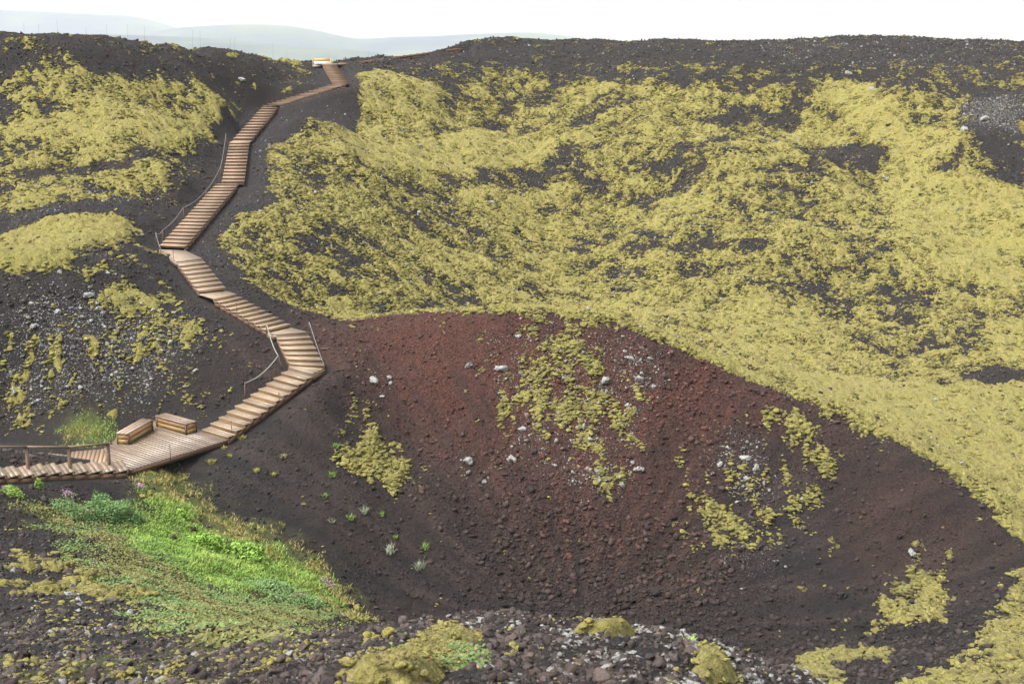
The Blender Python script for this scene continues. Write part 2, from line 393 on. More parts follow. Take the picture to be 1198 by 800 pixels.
for pts, val in [([(430,640),(560,700),(700,735),(900,760),(1000,752),(1150,690),(1185,640),(1100,650),(950,700),(800,715),(640,690),(520,620)], .8),
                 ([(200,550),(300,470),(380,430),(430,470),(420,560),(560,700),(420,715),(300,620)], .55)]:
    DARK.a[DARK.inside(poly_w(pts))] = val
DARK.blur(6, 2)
# green hollow: 1 = grass, plus dry grass and heath weights
DRY = region(); HEATH = region()
g_poly = [(165,575),(205,590),(235,618),(290,640),(340,650),(375,675),(385,690),(370,700),(300,690),(260,690),(215,668),(160,640),(150,615)]
d_poly = [(150,560),(205,552),(235,590),(300,618),(365,650),(400,690),(430,715),(400,720),(375,690),(340,650),(290,640),(235,618),(205,592),(170,580)]
h_poly = [(15,575),(60,590),(150,600),(160,640),(215,668),(260,692),(300,692),(370,700),(385,712),(330,735),(310,770),(250,740),(180,705),(110,670),(100,640),(50,610)]
for R_, pl, vv in ((GR, g_poly, 1.), (DRY, d_poly, 1.), (HEATH, h_poly, 1.)):
    R_.a[R_.inside(poly_w(pl))] = vv
DRY.a[DRY.inside(poly_w([(70,516),(85,495),(100,485),(120,488),(110,500),(95,518)]))] = .6
GR.a[GR.inside(poly_w([(78,505),(100,492),(132,488),(132,508),(105,518)]))] = .62
for R_, sd_ in ((GR, 61), (DRY, 62), (HEATH, 63)):
    R_.blur(2, 2); R_.a = np.clip(R_.a + .55*(R_.a > .03)*(R_.a < .97)*fbm(X, Yg, 1.1, 3, sd_), 0, 1.2).astype(np.float32)

# ------------------------------------------------------------------ final ground height
def under_stairs(x, y):
    # 1 close to the walkway: keep the ground calm there
    d = np.full(np.shape(x), 9e9)
    for k in range(0, len(stair_c), 2):
        d = np.minimum(d, (x-stair_c[k, 0])**2 + (y-stair_c[k, 1])**2)
    return np.clip(1.6 - np.sqrt(d)*.7, 0, 1)
def ground_z(x, y):
    x = np.asarray(x, float); y = np.asarray(y, float)
    z = hbase(x, y)
    w = np.clip((y-15)/10, 0, 1)
    cal = np.clip((y-12)/20, 0, 1)
    n = .20*gnoise(x/5.2, y/5.2, 11)*cal + .13*fbm(x, y, 1.7, 3, 12)*w + .035*gnoise(x/.3, y/.3, 16)*w
    far = np.clip((y-60)/20, 0, 1)*(1-.75*RDG(x, y))*(1.9*gnoise(x/12, y/10, 20) + 1.1*gnoise(x/5.2, y/7, 22) + .6*np.abs(gnoise(x/3.1, y/3.6, 21)))
    nr = (1-w)*(.06*fbm(x, y, .45, 3, 23) + .05*gnoise(x/1.3, y/1.3, 24))
    fl = 1 - .6*np.clip(FINE(x, y), 0, 1)
    us = 1 - np.clip(SOFT(x, y), 0, 1)
    z = z + (n*fl + far*.55)*us + nr
    w = np.clip(CAPW(x, y), 0, 1)
    return z*(1-w) + CAPZ(x, y)*w
SOFT = region()
sx, sy = SOFT.grid()
near_st = (sx > -28) & (sx < -4) & (sy > 38) & (sy < 104)
SOFT.a[near_st] = under_stairs(sx[near_st], sy[near_st])
SOFT.a[SOFT.inside(np.array([(-22,36.5),(-11,40.5),(-10,46.5),(-14.5,47),(-22,45)]))] = 1.
SOFT.blur(3, 2)
# the slope is benched under the walkways
CAPW = region(); CAPZ = region()
track = np.array([(l+r)/2 for L in flights+[low, ridge] for l, r in L])
den = []
for L in flights+[low, ridge]:
    c = np.array([(l+r)/2 for l, r in L])
    for i in range(len(c)-1):
        for t in (0, .33, .66): den.append(c[i]*(1-t)+c[i+1]*t)
    den.append(c[-1])
den = np.array(den)
box = (sx > -30) & (sx < 0) & (sy > 33) & (sy < 118)
bx, by = sx[box], sy[box]; bd = np.full(len(bx), 9e9); bz = np.zeros(len(bx))
for c in den:
    d2 = (bx-c[0])**2+(by-c[1])**2; k = d2 < bd; bd[k] = d2[k]; bz[k] = c[2]
CAPZ.a[box] = bz-.34; CAPW.a[box] = np.clip(1.9-np.sqrt(bd)*1.05, 0, 1)
zc = CAPZ.a.copy(); CAPZ.blur(1, 2)

def streak(x, y):
    a = np.arctan2(x-2.2, y-38.6); rr = np.hypot(x-2.2, y-38.6)
    w = np.clip((56-y)/3, 0, 1)*np.clip((y-33)/2, 0, 1)
    return w*np.clip(.75*gnoise(a*9, rr/5, 81) + .55*gnoise(a*24, rr/3.5, 82) + .3*gnoise(a*55, rr/2, 83), -1, 1)
# ------------------------------------------------------------------ helpers for tags and meshes
def tag(o, label=None, cat=None, group=None, kind=None):
    if label: o['label'] = label
    if cat: o['category'] = cat
    if group: o['group'] = group
    if kind: o['kind'] = kind
    return o
def mesh_np(name, verts, faces, mat, parent=None, smooth=False, attrs=None, uvs=None):
    """faces: (n,k) int array, or list of arrays of different k"""
    me = bpy.data.meshes.new(name)
    if not isinstance(faces, list): faces = [faces]
    nv = len(verts)
    me.vertices.add(nv); me.vertices.foreach_set('co', np.asarray(verts, np.float32).ravel())
    loops = np.concatenate([f.ravel() for f in faces]).astype(np.int32)
    tot = np.concatenate([np.full(len(f), f.shape[1], np.int32) for f in faces])
    start = np.concatenate([[0], np.cumsum(tot)[:-1]]).astype(np.int32)
    me.loops.add(len(loops)); me.loops.foreach_set('vertex_index', loops)
    me.polygons.add(len(tot)); me.polygons.foreach_set('loop_start', start); me.polygons.foreach_set('loop_total', tot)
    if smooth: me.polygons.foreach_set('use_smooth', np.ones(len(tot), bool))
    for an, av in (attrs or {}).items():
        at_ = me.attributes.new(an, 'FLOAT_COLOR', 'POINT'); at_.data.foreach_set('color', np.asarray(av, np.float32).ravel())
    if uvs is not None:
        uv = me.uv_layers.new(name='UVMap'); uv.data.foreach_set('uv', np.asarray(uvs, np.float32).ravel())
    me.update(calc_edges=True)
    me.materials.append(mat)
    o = bpy.data.objects.new(name, me); COL.objects.link(o)
    if parent: o.parent = parent
    return o
def empty(name, loc, label, cat, group=None):
    o = bpy.data.objects.new(name, None); COL.objects.link(o)
    o.location = Vector(loc); o.empty_display_size = .2
    return tag(o, label, cat, group)

class MB:
    """collects boards / bars with UVs running along their length; coordinates relative to org"""
    def __init__(s, org=(0, 0, 0)): s.v, s.f, s.uv, s.o = [], [], [], np.array(org, float)
    def hexa(s, top, bot, r=None):
        """top/bot: 4 corners each; edge 0-1 is the length"""
        n = len(s.v); s.v += [np.asarray(p, float)-s.o for p in list(bot)+list(top)]
        L = np.linalg.norm(np.asarray(top[1])-np.asarray(top[0])); Wd_ = np.linalg.norm(np.asarray(top[3])-np.asarray(top[0])); T = np.linalg.norm(np.asarray(top[0])-np.asarray(bot[0]))
        a, b = random.uniform(0, 40), random.uniform(0, 40)
        def q(ids, l, w):
            s.f.append([n+i for i in ids]); s.uv += [(a, b), (a+l, b), (a+l, b+w), (a, b+w)]
        q((4,5,6,7), L, Wd_); q((1,0,3,2), L, Wd_); q((0,1,5,4), L, T); q((2,3,7,6), L, T); q((1,2,6,5), Wd_, T); q((3,0,4,7), Wd_, T)
    def slab(s, c, t):                 # four top corners (ccw from above), thickness down
        c = [np.asarray(p, float) for p in c]; s.hexa(c, [p-np.array([0, 0, t]) for p in c])
    def bar(s, p, q, w, h, up=(0, 0, 1)):
        p, q = np.asarray(p, float), np.asarray(q, float); d = q-p; d = d/np.linalg.norm(d)
        up = np.asarray(up, float); sd = np.cross(d, up)
        if np.linalg.norm(sd) < 1e-3: sd = np.cross(d, np.array([1., 0, 0]))
        sd = sd/np.linalg.norm(sd); uu = np.cross(sd, d)
        sd, uu = sd*w/2, uu*h/2
        s.hexa([p+sd+uu, q+sd+uu, q-sd+uu, p-sd+uu], [p+sd-uu, q+sd-uu, q-sd-uu, p-sd-uu])
    def tube(s, pts, r, k=7):
        pts = [np.asarray(p, float)-s.o for p in pts]; n0 = len(s.v)
        for i, p in enumerate(pts):
            d = pts[min(i+1, len(pts)-1)] - pts[max(i-1, 0)]; d = d/np.linalg.norm(d)
            a = np.cross(d, (0, 0, 1.)); a = a if np.linalg.norm(a) > 1e-3 else np.array([1., 0, 0]); a = a/np.linalg.norm(a); b = np.cross(d, a)
            for j in range(k):
                t = 2*PI*j/k; s.v.append(p + r*(a*math.cos(t)+b*math.sin(t)))
        for i in range(len(pts)-1):
            for j in range(k):
                A, B = n0+i*k+j, n0+i*k+(j+1) % k
                s.f.append([A, A+k, B+k, B]); s.uv += [(0, 0), (.1, 0), (.1, .1), (0, .1)]
        for e, rev in ((0, False), (len(pts)-1, True)):     # caps as quads fans
            c = len(s.v); s.v.append(pts[e])
            for j in range(0, k, 1):
                A, B = n0+e*k+j, n0+e*k+(j+1) % k
                s.f.append([c, B, A, A] if rev else [c, A, B, B]); s.f[-1] = s.f[-1][:3]; s.uv += [(0, 0)]*3
    def build(s, name, mat, parent=None, smooth=False, loc=None):
        q = [f for f in s.f if len(f) == 4]; t = [f for f in s.f if len(f) == 3]
        # uv order must follow face order: rebuild
        uq, ut, k = [], [], 0
        for f in s.f:
            (uq if len(f) == 4 else ut).extend(s.uv[k:k+len(f)]); k += len(f)
        fs = []
        if q: fs.append(np.array(q))
        if t: fs.append(np.array(t))
        return mesh_np(name, np.array(s.v), fs, mat, parent, smooth, uvs=uq+ut)

# ------------------------------------------------------------------ materials
def mat(name):
    m = bpy.data.materials.new(name); m.use_nodes = True
    nt = m.node_tree; b = nt.nodes['Principled BSDF']
    return m, nt, b
class NT:
    def __init__(s, nt): s.nt = nt
    def n(s, t, **kw):
        x = s.nt.nodes.new(t)
        for k, v in kw.items():
            if k.startswith('_'): setattr(x, k[1:], v)
            else: x.inputs[k.replace('__', ' ')].default_value = v
        return x
    def l(s, a, b): s.nt.links.new(a, b)
    def coord(s): return s.n('ShaderNodeTexCoord').outputs['Object']
    def noise(s, vec, scale, detail=4, rough=.55):
        x = s.n('ShaderNodeTexNoise', Scale=scale, Detail=detail, Roughness=rough); s.l(vec, x.inputs['Vector']); return x.outputs['Fac']
    def ramp(s, fac, lo, hi, a=0., b=1.):
        x = s.n('ShaderNodeMapRange'); x.inputs[1].default_value = lo; x.inputs[2].default_value = hi; x.inputs[3].default_value = a; x.inputs[4].default_value = b
        s.l(fac, x.inputs[0]); return x.outputs[0]
    def mix(s, fac, a, b):
        x = s.n('ShaderNodeMix', _data_type='RGBA')
        if isinstance(fac, (int, float)): x.inputs[0].default_value = fac
        else: s.l(fac, x.inputs[0])
        for i, c in ((6, a), (7, b)):
            if isinstance(c, tuple): x.inputs[i].default_value = (*c, 1)
            else: s.l(c, x.inputs[i])
        return x.outputs[2]
    def math(s, op, a, b=0.):
        x = s.n('ShaderNodeMath', _operation=op)
        for i, c in enumerate((a, b)):
            if isinstance(c, (int, float)): x.inputs[i].default_value = c
            else: s.l(c, x.inputs[i])
        return x.outputs[0]
    def attr(s, name):
        x = s.n('ShaderNodeAttribute', _attribute_name=name); return x
    def bump(s, h, bsdf, dist=.05, strength=1.):
        x = s.n('ShaderNodeBump', Strength=strength, Distance=dist); s.l(h, x.inputs['Height']); s.l(x.outputs[0], bsdf.inputs['Normal'])

def ground_material():
    m, nt, b = mat('scoria_ground'); N = NT(nt); c = N.coord()
    z = N.attr('zone'); sep = N.n('ShaderNodeSeparateColor'); N.l(z.outputs['Color'], sep.inputs[0])
    red, lich, green = sep.outputs[0], sep.outputs[1], sep.outputs[2]
    f1, f2, f3, f4 = N.noise(c, 14, 5, .65), N.noise(c, 1.3, 4), N.noise(c, 45, 3, .6), N.noise(c, .35, 3)
    dark = N.mix(N.ramp(f1, .40, .62), (.0055,.0050,.0050), (.022,.0195,.019))
    dark = N.mix(N.ramp(f4, .4, .65), dark, N.mix(N.ramp(f1, .3, .7), (.009,.0066,.0058), (.028,.021,.0175)))
    dark = N.mix(N.ramp(z.outputs['Alpha'], .5, .85, 0, .6), dark, (.006,.0055,.0055)); dark = N.mix(N.ramp(z.outputs['Alpha'], .15, .5, .55, 0), dark, (.036,.029,.025))
    redc = N.mix(N.ramp(f1, .40, .62), (.019,.0072,.0055), (.080,.031,.020))
    rf = N.math('MULTIPLY_ADD', red, 1.15); 
    nt.nodes[-1].inputs[2].default_value = 0.0
    rf2 = N.math('ADD', rf, N.math('MULTIPLY', N.math('SUBTRACT', f2, .5), N.math('MULTIPLY', red, 1.1)))
    rf2 = N.math('ADD', rf2, N.math('MULTIPLY', N.math('SUBTRACT', z.outputs['Alpha'], .5), N.math('MULTIPLY', red, -1.3)))
    cl = N.n('ShaderNodeClamp'); N.l(rf2, cl.inputs[0])
    col = N.mix(cl.outputs[0], dark, redc)
    lf = N.noise(c, 9, 3, .7)
    lmask = N.ramp(N.math('ADD', lf, N.math('MULTIPLY', lich, .16)), .70, .76)
    lmask = N.math('MULTIPLY', lmask, N.ramp(lich, .03, .3))
    col = N.mix(lmask, col, N.mix(f3, (.11,.11,.10), (.23,.228,.21)))
    col = N.mix(N.math('MULTIPLY', green, .75), col, N.mix(f1, (.045,.060,.012), (.13,.14,.035)))
    N.l(col, b.inputs['Base Color']); b.inputs['Roughness'].default_value = .92; b.inputs['Specular IOR Level'].default_value = .25
    vor = N.n('ShaderNodeTexVoronoi', Scale=11.); N.l(c, vor.inputs['Vector'])
    h = N.math('ADD', N.math('MULTIPLY', vor.outputs['Distance'], -.7), N.math('MULTIPLY', f3, .6))
    N.bump(N.math('ADD', h, f1), b, .06, .9)
    return m
def moss_material():
    m, nt, b = mat('woolly_moss'); N = NT(nt); c = N.coord()
    t = N.attr('tone'); sep = N.n('ShaderNodeSeparateColor'); N.l(t.outputs['Color'], sep.inputs[0])
    f1, f2, f3 = N.noise(c, 18, 5, .7), N.noise(c, .8, 4), N.noise(c, 60, 3, .7)
    col = N.mix(N.ramp(f1, .38, .62), (.150,.134,.029), (.315,.278,.075))
    col = N.mix(N.ramp(f2, .42, .68), col, N.mix(N.ramp(f1, .3, .7), (.158,.134,.031), (.318,.268,.080)))
    col = N.mix(N.math('MULTIPLY', sep.outputs[0], .75), col, N.mix(N.ramp(f1, .3, .7), (.105,.104,.020), (.225,.212,.048)))
    # shoots that have died back to brown
    br = N.ramp(N.noise(c, 4.2, 5, .75), .50, .66)
    col = N.mix(N.math('MULTIPLY', br, .45), col, (.075,.058,.020))
    col = N.mix(sep.outputs[2], col, N.mix(f1, (.060,.046,.018), (.13,.10,.035)))
    hsv = N.n('ShaderNodeHueSaturation'); N.l(col, hsv.inputs['Color']); N.l(N.ramp(sep.outputs[1], 0, 1, .66, 1.34), hsv.inputs['Value']); col = hsv.outputs[0]
    b2 = N.ramp(N.noise(c, 9, 3, .7), .56, .66)
    col = N.mix(N.math('MULTIPLY', b2, .35), col, (.060,.050,.022))
    N.l(col, b.inputs['Base Color']); b.inputs['Roughness'].default_value = 1.; b.inputs['Specular IOR Level'].default_value = .1
    b.inputs['Sheen Weight'].default_value = .08
    N.bump(N.math('ADD', f1, N.math('MULTIPLY', f3, .5)), b, .10, .9)
    return m
def stone_material():
    m, nt, b = mat('lava_stone'); N = NT(nt); c = N.coord()
    t = N.attr('tone')
    f1, f2 = N.noise(c, 30, 5, .7), N.noise(c, 12, 4, .7)
    col = N.mix(N.ramp(f1, .3, .7), N.mix(.45, t.outputs['Color'], (.012,.010,.010)), t.outputs['Color'])
    lm = N.ramp(N.math('ADD', f2, N.math('MULTIPLY', t.outputs['Alpha'], .32)), .66, .74)
    col = N.mix(N.math('MULTIPLY', lm, N.ramp(t.outputs['Alpha'], .05, .2)), col, N.mix(f1, (.13,.13,.122), (.34,.335,.315)))
    N.l(col, b.inputs['Base Color']); b.inputs['Roughness'].default_value = .9; b.inputs['Specular IOR Level'].default_value = .25
    N.bump(N.math('ADD', f1, f2), b, .03, .8)
    return m
def leaf_material(name, c0, c1, sss=.0):
    m, nt, b = mat(name); N = NT(nt)
    t = N.attr('tone'); sep = N.n('ShaderNodeSeparateColor'); N.l(t.outputs['Color'], sep.inputs[0])
    N.l(N.mix(sep.outputs[0], c0, c1), b.inputs['Base Color']); b.inputs['Roughness'].default_value = .6
    b.inputs['Specular IOR Level'].default_value = .3
    return m
def tone_material(name):
    m, nt, b = mat(name); N = NT(nt); t = N.attr('tone'); N.l(t.outputs['Color'], b.inputs['Base Color']); b.inputs['Roughness'].default_value = .65
    b.inputs['Specular IOR Level'].default_value = .25
    return m
def wood_material(name, c0, c1, rough=.55, algae=None):
    m, nt, b = mat(name); N = NT(nt)
    uv = N.n('ShaderNodeTexCoord').outputs['UV']
    mp = N.n('ShaderNodeMapping'); mp.inputs['Scale'].default_value = (1.2, 26, 1); N.l(uv, mp.inputs[0])
    g = N.noise(mp.outputs[0], 1.6, 5, .65)
    mp2 = N.n('ShaderNodeMapping'); mp2.inputs['Scale'].default_value = (.6, 2, 1); N.l(uv, mp2.inputs[0])
    pz = N.noise(mp2.outputs[0], 1.1, 3, .6)
    mp3 = N.n('ShaderNodeMapping'); mp3.inputs['Scale'].default_value = (.05, .37, 1); N.l(uv, mp3.inputs[0]); pl = N.noise(mp3.outputs[0], 1.0, 1, .5)
    oi = N.n('ShaderNodeObjectInfo')
    col = N.mix(N.ramp(g, .3, .7), c0, c1)
    col = N.mix(N.ramp(pz, .35, .75, 0, .45), col, tuple(.55*x for x in c0))
    h0 = N.n('ShaderNodeHueSaturation'); N.l(col, h0.inputs['Color']); N.l(N.ramp(pl, .3, .7, .72, 1.25), h0.inputs['Value']); col = h0.outputs[0]
    hs = N.n('ShaderNodeHueSaturation'); N.l(col, hs.inputs['Color']); N.l(N.ramp(oi.outputs['Random'], 0, 1, .82, 1.16), hs.inputs['Value'])
    col = hs.outputs[0]
    if algae:
        ob = N.coord(); sz = N.n('ShaderNodeSeparateXYZ'); N.l(ob, sz.inputs[0])
        k = N.ramp(N.math('ADD', sz.outputs[2], N.math('MULTIPLY', N.noise(ob, 5, 4), -.5)), -.28, .10, 1, 0)
        col = N.mix(N.math('MULTIPLY', k, .75), col, algae)
    N.l(col, b.inputs['Base Color'])
    N.l(N.ramp(pz, .3, .7, rough-.15, rough+.2), b.inputs['Roughness']); b.inputs['Specular IOR Level'].default_value = .4
    N.bump(g, b, .004, .7)
    return m
def plain_material(name, c, rough=.6, metal=0., var=.25, scale=20):
    m, nt, b = mat(name); N = NT(nt); co = N.coord()
    N.l(N.mix(N.ramp(N.noise(co, scale, 4), .3, .7), tuple(x*(1-var) for x in c), tuple(min(1, x*(1+var)) for x in c)), b.inputs['Base Color'])
    b.inputs['Roughness'].default_value = rough; b.inputs['Metallic'].default_value = metal
    return m
M_GROUND, M_MOSS, M_STONE = ground_material(), moss_material(), stone_material()
M_TREAD = wood_material('weathered_tread_wood', (.20,.142,.092), (.31,.24,.17), .38)
M_TREADB = wood_material('brown_tread_wood', (.195,.124,.076), (.285,.20,.132), .5)
M_RISER = wood_material('ochre_riser_wood', (.30,.175,.075), (.45,.295,.14), .6)
M_RISERB = wood_material('brown_riser_wood', (.15,.09,.052), (.24,.155,.095), .6)
M_DARKW = wood_material('dark_wet_beam', (.075,.04,.022), (.15,.08,.045), .6)
M_RAIL = wood_material('brown_railing_wood', (.13,.075,.045), (.23,.14,.09), .5)
M_DECK = wood_material('wet_deck_wood', (.13,.092,.064), (.235,.184,.142), .30)
M_BENCH = wood_material('bench_wood', (.26,.135,.06), (.40,.235,.12), .5, (.15,.125,.02))
M_BTOP = wood_material('bench_top_wood', (.17,.12,.085), (.28,.215,.16), .4)
M_ROPE = plain_material('pale_rope', (.20,.195,.185), .8)
M_RUST = plain_material('rusty_steel', (.10,.05,.03), .7)
M_PLATE = plain_material('white_plate', (.62,.66,.70), .4, var=.08)
M_YELLOW = wood_material('yellow_board_wood', (.42,.28,.08), (.55,.40,.15), .6)
M_PALE = plain_material('pale_panel', (.72,.70,.64), .6, var=.06)
M_LEAF = tone_material('leaf_tones')

# ------------------------------------------------------------------ ground sheet on a fan-shaped grid, finer where more of it is seen
O = np.array([0., -6.])
def seg(a, b, n): return np.linspace(a, b, n, endpoint=False)
Rr = np.concatenate([seg(1.,10.2,60), seg(10.2,15.5,190), seg(15.5,30,190), seg(30,40,130), seg(40,62,400), seg(62,78,150), seg(78,128,560), seg(128,172,50), [172.]])
th = np.radians(np.concatenate([seg(-46,-23,90), seg(-23,23,1120), np.linspace(23,46,91)]))
TH, RR = np.meshgrid(th, Rr)
GXg = O[0] + RR*np.sin(TH); GYg = O[1] + RR*np.cos(TH)
x, y = GXg.ravel(), GYg.ravel()
z = ground_z(x, y)
nr_, nc_ = TH.shape
idx = np.arange(nr_*nc_).reshape(nr_, nc_)
quads = np.stack([idx[:-1,:-1], idx[:-1,1:], idx[1:,1:], idx[1:,:-1]], -1).reshape(-1, 4)
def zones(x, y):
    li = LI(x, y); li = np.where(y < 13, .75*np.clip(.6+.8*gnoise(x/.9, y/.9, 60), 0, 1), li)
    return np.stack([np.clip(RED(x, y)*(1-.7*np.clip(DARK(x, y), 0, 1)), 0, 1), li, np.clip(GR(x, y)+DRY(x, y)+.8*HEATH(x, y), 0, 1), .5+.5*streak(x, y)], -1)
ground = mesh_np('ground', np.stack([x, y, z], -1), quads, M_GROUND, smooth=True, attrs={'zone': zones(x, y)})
tag(ground, 'dark and red scoria slopes of the crater, its rim and the hills round it', 'ground', kind='structure')

# ------------------------------------------------------------------ stone and cushion shapes
def shapes(sub, n, seed):
    r = np.random.default_rng(seed); out = []
    for k in range(n):
        bm = bmesh.new(); bmesh.ops.create_icosphere(bm, subdivisions=sub, radius=1.)
        v = np.array([q.co[:] for q in bm.verts]); f = np.array([[q.index for q in p.verts] for p in bm.faces])
        bm.free()
        for _ in range(7):             # flat broken faces
            d = r.normal(size=3); d /= np.linalg.norm(d); c = r.uniform(.35, .8)
            e = v @ d; v -= np.where(e > c, e-c, 0)[:, None]*d
        v *= 1 + (.15 if sub < 3 else .09)*r.normal(size=(len(v), 1))
        if sub > 2:
            v *= 1 + .13*np.sin(v[:, :1]*6+k)*np.sin(v[:, 1:2]*7+k)*np.sin(v[:, 2:3]*5+1)
        v *= np.array([1, r.uniform(.6, 1), r.uniform(.45, .85)])
        out.append((v, f))
    return out
def rots(n, r, tilt=.35):
    a, t, p = r.uniform(0, 2*PI, n), r.normal(0, tilt, n), r.normal(0, tilt, n)
    ca, sa, ct, st, cp_, sp2 = np.cos(a), np.sin(a), np.cos(t), np.sin(t), np.cos(p), np.sin(p)
    z0, o1 = np.zeros(n), np.ones(n)
    Rz = np.stack([ca, -sa, z0, sa, ca, z0, z0, z0, o1], -1).reshape(n, 3, 3)
    Rx = np.stack([o1, z0, z0, z0, ct, -st, z0, st, ct], -1).reshape(n, 3, 3)
    Ry = np.stack([cp_, z0, sp2, z0, o1, z0, -sp2, z0, cp_], -1).reshape(n, 3, 3)
    return Rz @ Rx @ Ry
def instances(pos, rad, tone, shp, seed, tilt=.35):
    r = np.random.default_rng(seed); n = len(pos)
    which = r.integers(0, len(shp), n); Rm = rots(n, r, tilt)
    V, Fc, T, off = [], [], [], 0
    for k, (v, f) in enumerate(shp):
        s_ = np.where(which == k)[0]
        if not len(s_): continue
        vv = np.einsum('nij,vj->nvi', Rm[s_], v)*rad[s_, None, None] + pos[s_, None, :]
        V.append(vv.reshape(-1, 3)); Fc.append((f[None] + (np.arange(len(s_))*len(v))[:, None, None] + off).reshape(-1, 3))
        T.append(np.repeat(tone[s_], len(v), axis=0)); off += len(s_)*len(v)
    return np.concatenate(V), np.concatenate(Fc), np.concatenate(T)
def cushion_shapes(sub, n, seed):
    r = np.random.default_rng(seed); out = []
    for k in range(n):
        bm = bmesh.new(); bmesh.ops.create_icosphere(bm, subdivisions=sub, radius=1.)
        v = np.array([q.co[:] for q in bm.verts]); f = np.array([[q.index for q in p.verts] for p in bm.faces]); bm.free()
        v *= 1 + .15*r.normal(size=(len(v), 1)) + .25*np.sin(v[:, :1]*3+k)*np.sin(v[:, 1:2]*3.3+2*k)
        v *= np.array([r.uniform(.9, 1.3), r.uniform(.6, 1), r.uniform(.34, .52)]); out.append((v, f))
    return out
CS1, CS2 = cushion_shapes(1, 12, 21), cushion_shapes(2, 12, 22)
rimx, rimyy = np.r_[-8, rim_w[:, 0], 40], np.r_[56, rim_w[:, 1], 33]
def is_beyond(x, y): return (x > np.interp(y, stair_c[o, 1], stair_c[o, 0])) & (y > np.interp(x, rimx, rimyy))
def sstep(v, a, b): t = np.clip((v-a)/(b-a), 0, 1); return t*t*(3-2*t)
def cushions(k):
    r = np.random.default_rng(300+k)
    if k == 0: n, bx = 26000, (-8, 8, 3.6, 24)
    elif k == 1: n, bx = 210000, (-22, 24, 24, 54)
    elif k == 2: n, bx = 640000, (-22, 58, 42, 121)
    else: n, bx = 150000, (-48, -6, 44, 108)
    if k == 0:
        y = bx[2]*(bx[3]/bx[2])**r.uniform(0, 1, n); x = r.uniform(-.5, .5, n)*y*1.0
    else:
        x, y = r.uniform(bx[0], bx[1], n), r.uniform(bx[2], bx[3], n)
    kk = np.abs(x) < .46*(y+4)
    b = is_beyond(x, y); lh = (x < np.interp(y, stair_c[o, 1], stair_c[o, 0])) & (y > 44)
    kk &= (y < 24) if k == 0 else b if k == 2 else (lh & ~b) if k == 3 else (~b & ~lh)
    x, y = x[kk], y[kk]
    v = moss_value(x, y); p = sstep(v, -.62 if k in (2, 3) else -.5, .25)
    kk = r.uniform(0, 1, len(x)) < p*.95; x, y, v, p = x[kk], y[kk], v[kk], p[kk]; n = len(x)
    rad = (.035 + .11*p*r.uniform(.05, 1, n)**2.0)*(1 if k else .15 + y/40)*(1-.55*sstep(v, .9, 1.8))*(1.08 if k == 1 else 1)
    if k == 0: rad = np.minimum(rad, .02+.012*y)*.8
    zz = ground_z(x, y) + np.clip(v, 0, 1)*(.11 if k else .03) + rad*.05 + (0 if k else .10*sstep(MN(x, y), .5, 1.3)*(np.abs(x) < 8)*(y < 14))
    lum = np.clip(.5 + (.25 if k == 0 else 0) + .22*sstep(v, 1.0, 1.7) + .22*r.normal(size=n) + .35*gnoise(x/2.3, y/2.3, 47), 0, 1)
    ol = np.clip((.12 if k == 2 else .28 if k == 3 else .38 if k == 1 else np.where(y > 9, .5, .12)) + .25*gnoise(x/4, y/4, 48) + .2*r.normal(size=n), 0, 1)
    br = (r.uniform(0, 1, n) < .10 + .25*np.clip(gnoise(x/3, y/3, 49), 0, 1))*r.uniform(.3, 1, n)
    tn = np.stack([ol, lum, br, np.ones(n)], -1)
    P_ = np.stack([x, y, zz], -1)
    m = y < 57
    V, Fc, T, off = [], [], [], 0
    for mm, shp in ((m, CS2), (~m, CS1)):
        if mm.any():
            a, f, t = instances(P_[mm], rad[mm], tn[mm], shp, 5+k, .25); V.append(a); Fc.append(f+off); T.append(t); off += len(a)
    print('cushions', k, n)
    return np.concatenate(V), Fc, np.concatenate(T)

# ------------------------------------------------------------------ moss carpets (raised cushions, one sheet per stretch)
mv = moss_value(x, y)
thick = np.where(y > 26, .19, np.clip(y/26, .2, 1)*.17)
lump = np.abs(gnoise(x/.62, y/.62, 31))*1.1 + .5*np.abs(gnoise(x/.19, y/.19, 32)) + .35*gnoise(x/1.1, y/1.1, 33)
lump_n = np.abs(gnoise(x/.13, y/.13, 34)) + .5*np.abs(gnoise(x/.05, y/.05, 35))
lumps = np.where(y > 24, -.19*lump + .10, -.03*lump_n+.012)
mz = z + thick*np.tanh((mv-.14)*1.5)*.8 + lumps*np.clip(mv*2-.4, 0, 1) - .03 + np.where(y < 14, .10*sstep(MN(x, y), .5, 1.3)*(np.abs(x) < 8), 0)
keep_v = mv > -.05
kq = keep_v[quads].any(1)
xq, yq = x[quads[:, 0]], y[quads[:, 0]]
qc = np.where(yq < 24, 0, np.where((xq > np.interp(yq, stair_c[o, 1], stair_c[o, 0])) & (yq > np.interp(xq, np.r_[-8, rim_w[:, 0], 40], np.r_[56, rim_w[:, 1], 33])), 2, np.where((xq < np.interp(yq, stair_c[o, 1], stair_c[o, 0])) & (yq > 44), 3, 1)))
crater_tone = np.clip((48.5-y)/3, 0, 1)*.9
tone_m = np.where(y > 60, .1 + .25*np.clip(gnoise(x/6, y/6, 44), 0, 1), np.where(y < 20, .05, .45))
inb = (y > np.interp(x, np.r_[-8, rim_w[:, 0], 40], np.r_[56, rim_w[:, 1], 33]))
tone_m = np.where(inb, tone_m*.5, tone_m)
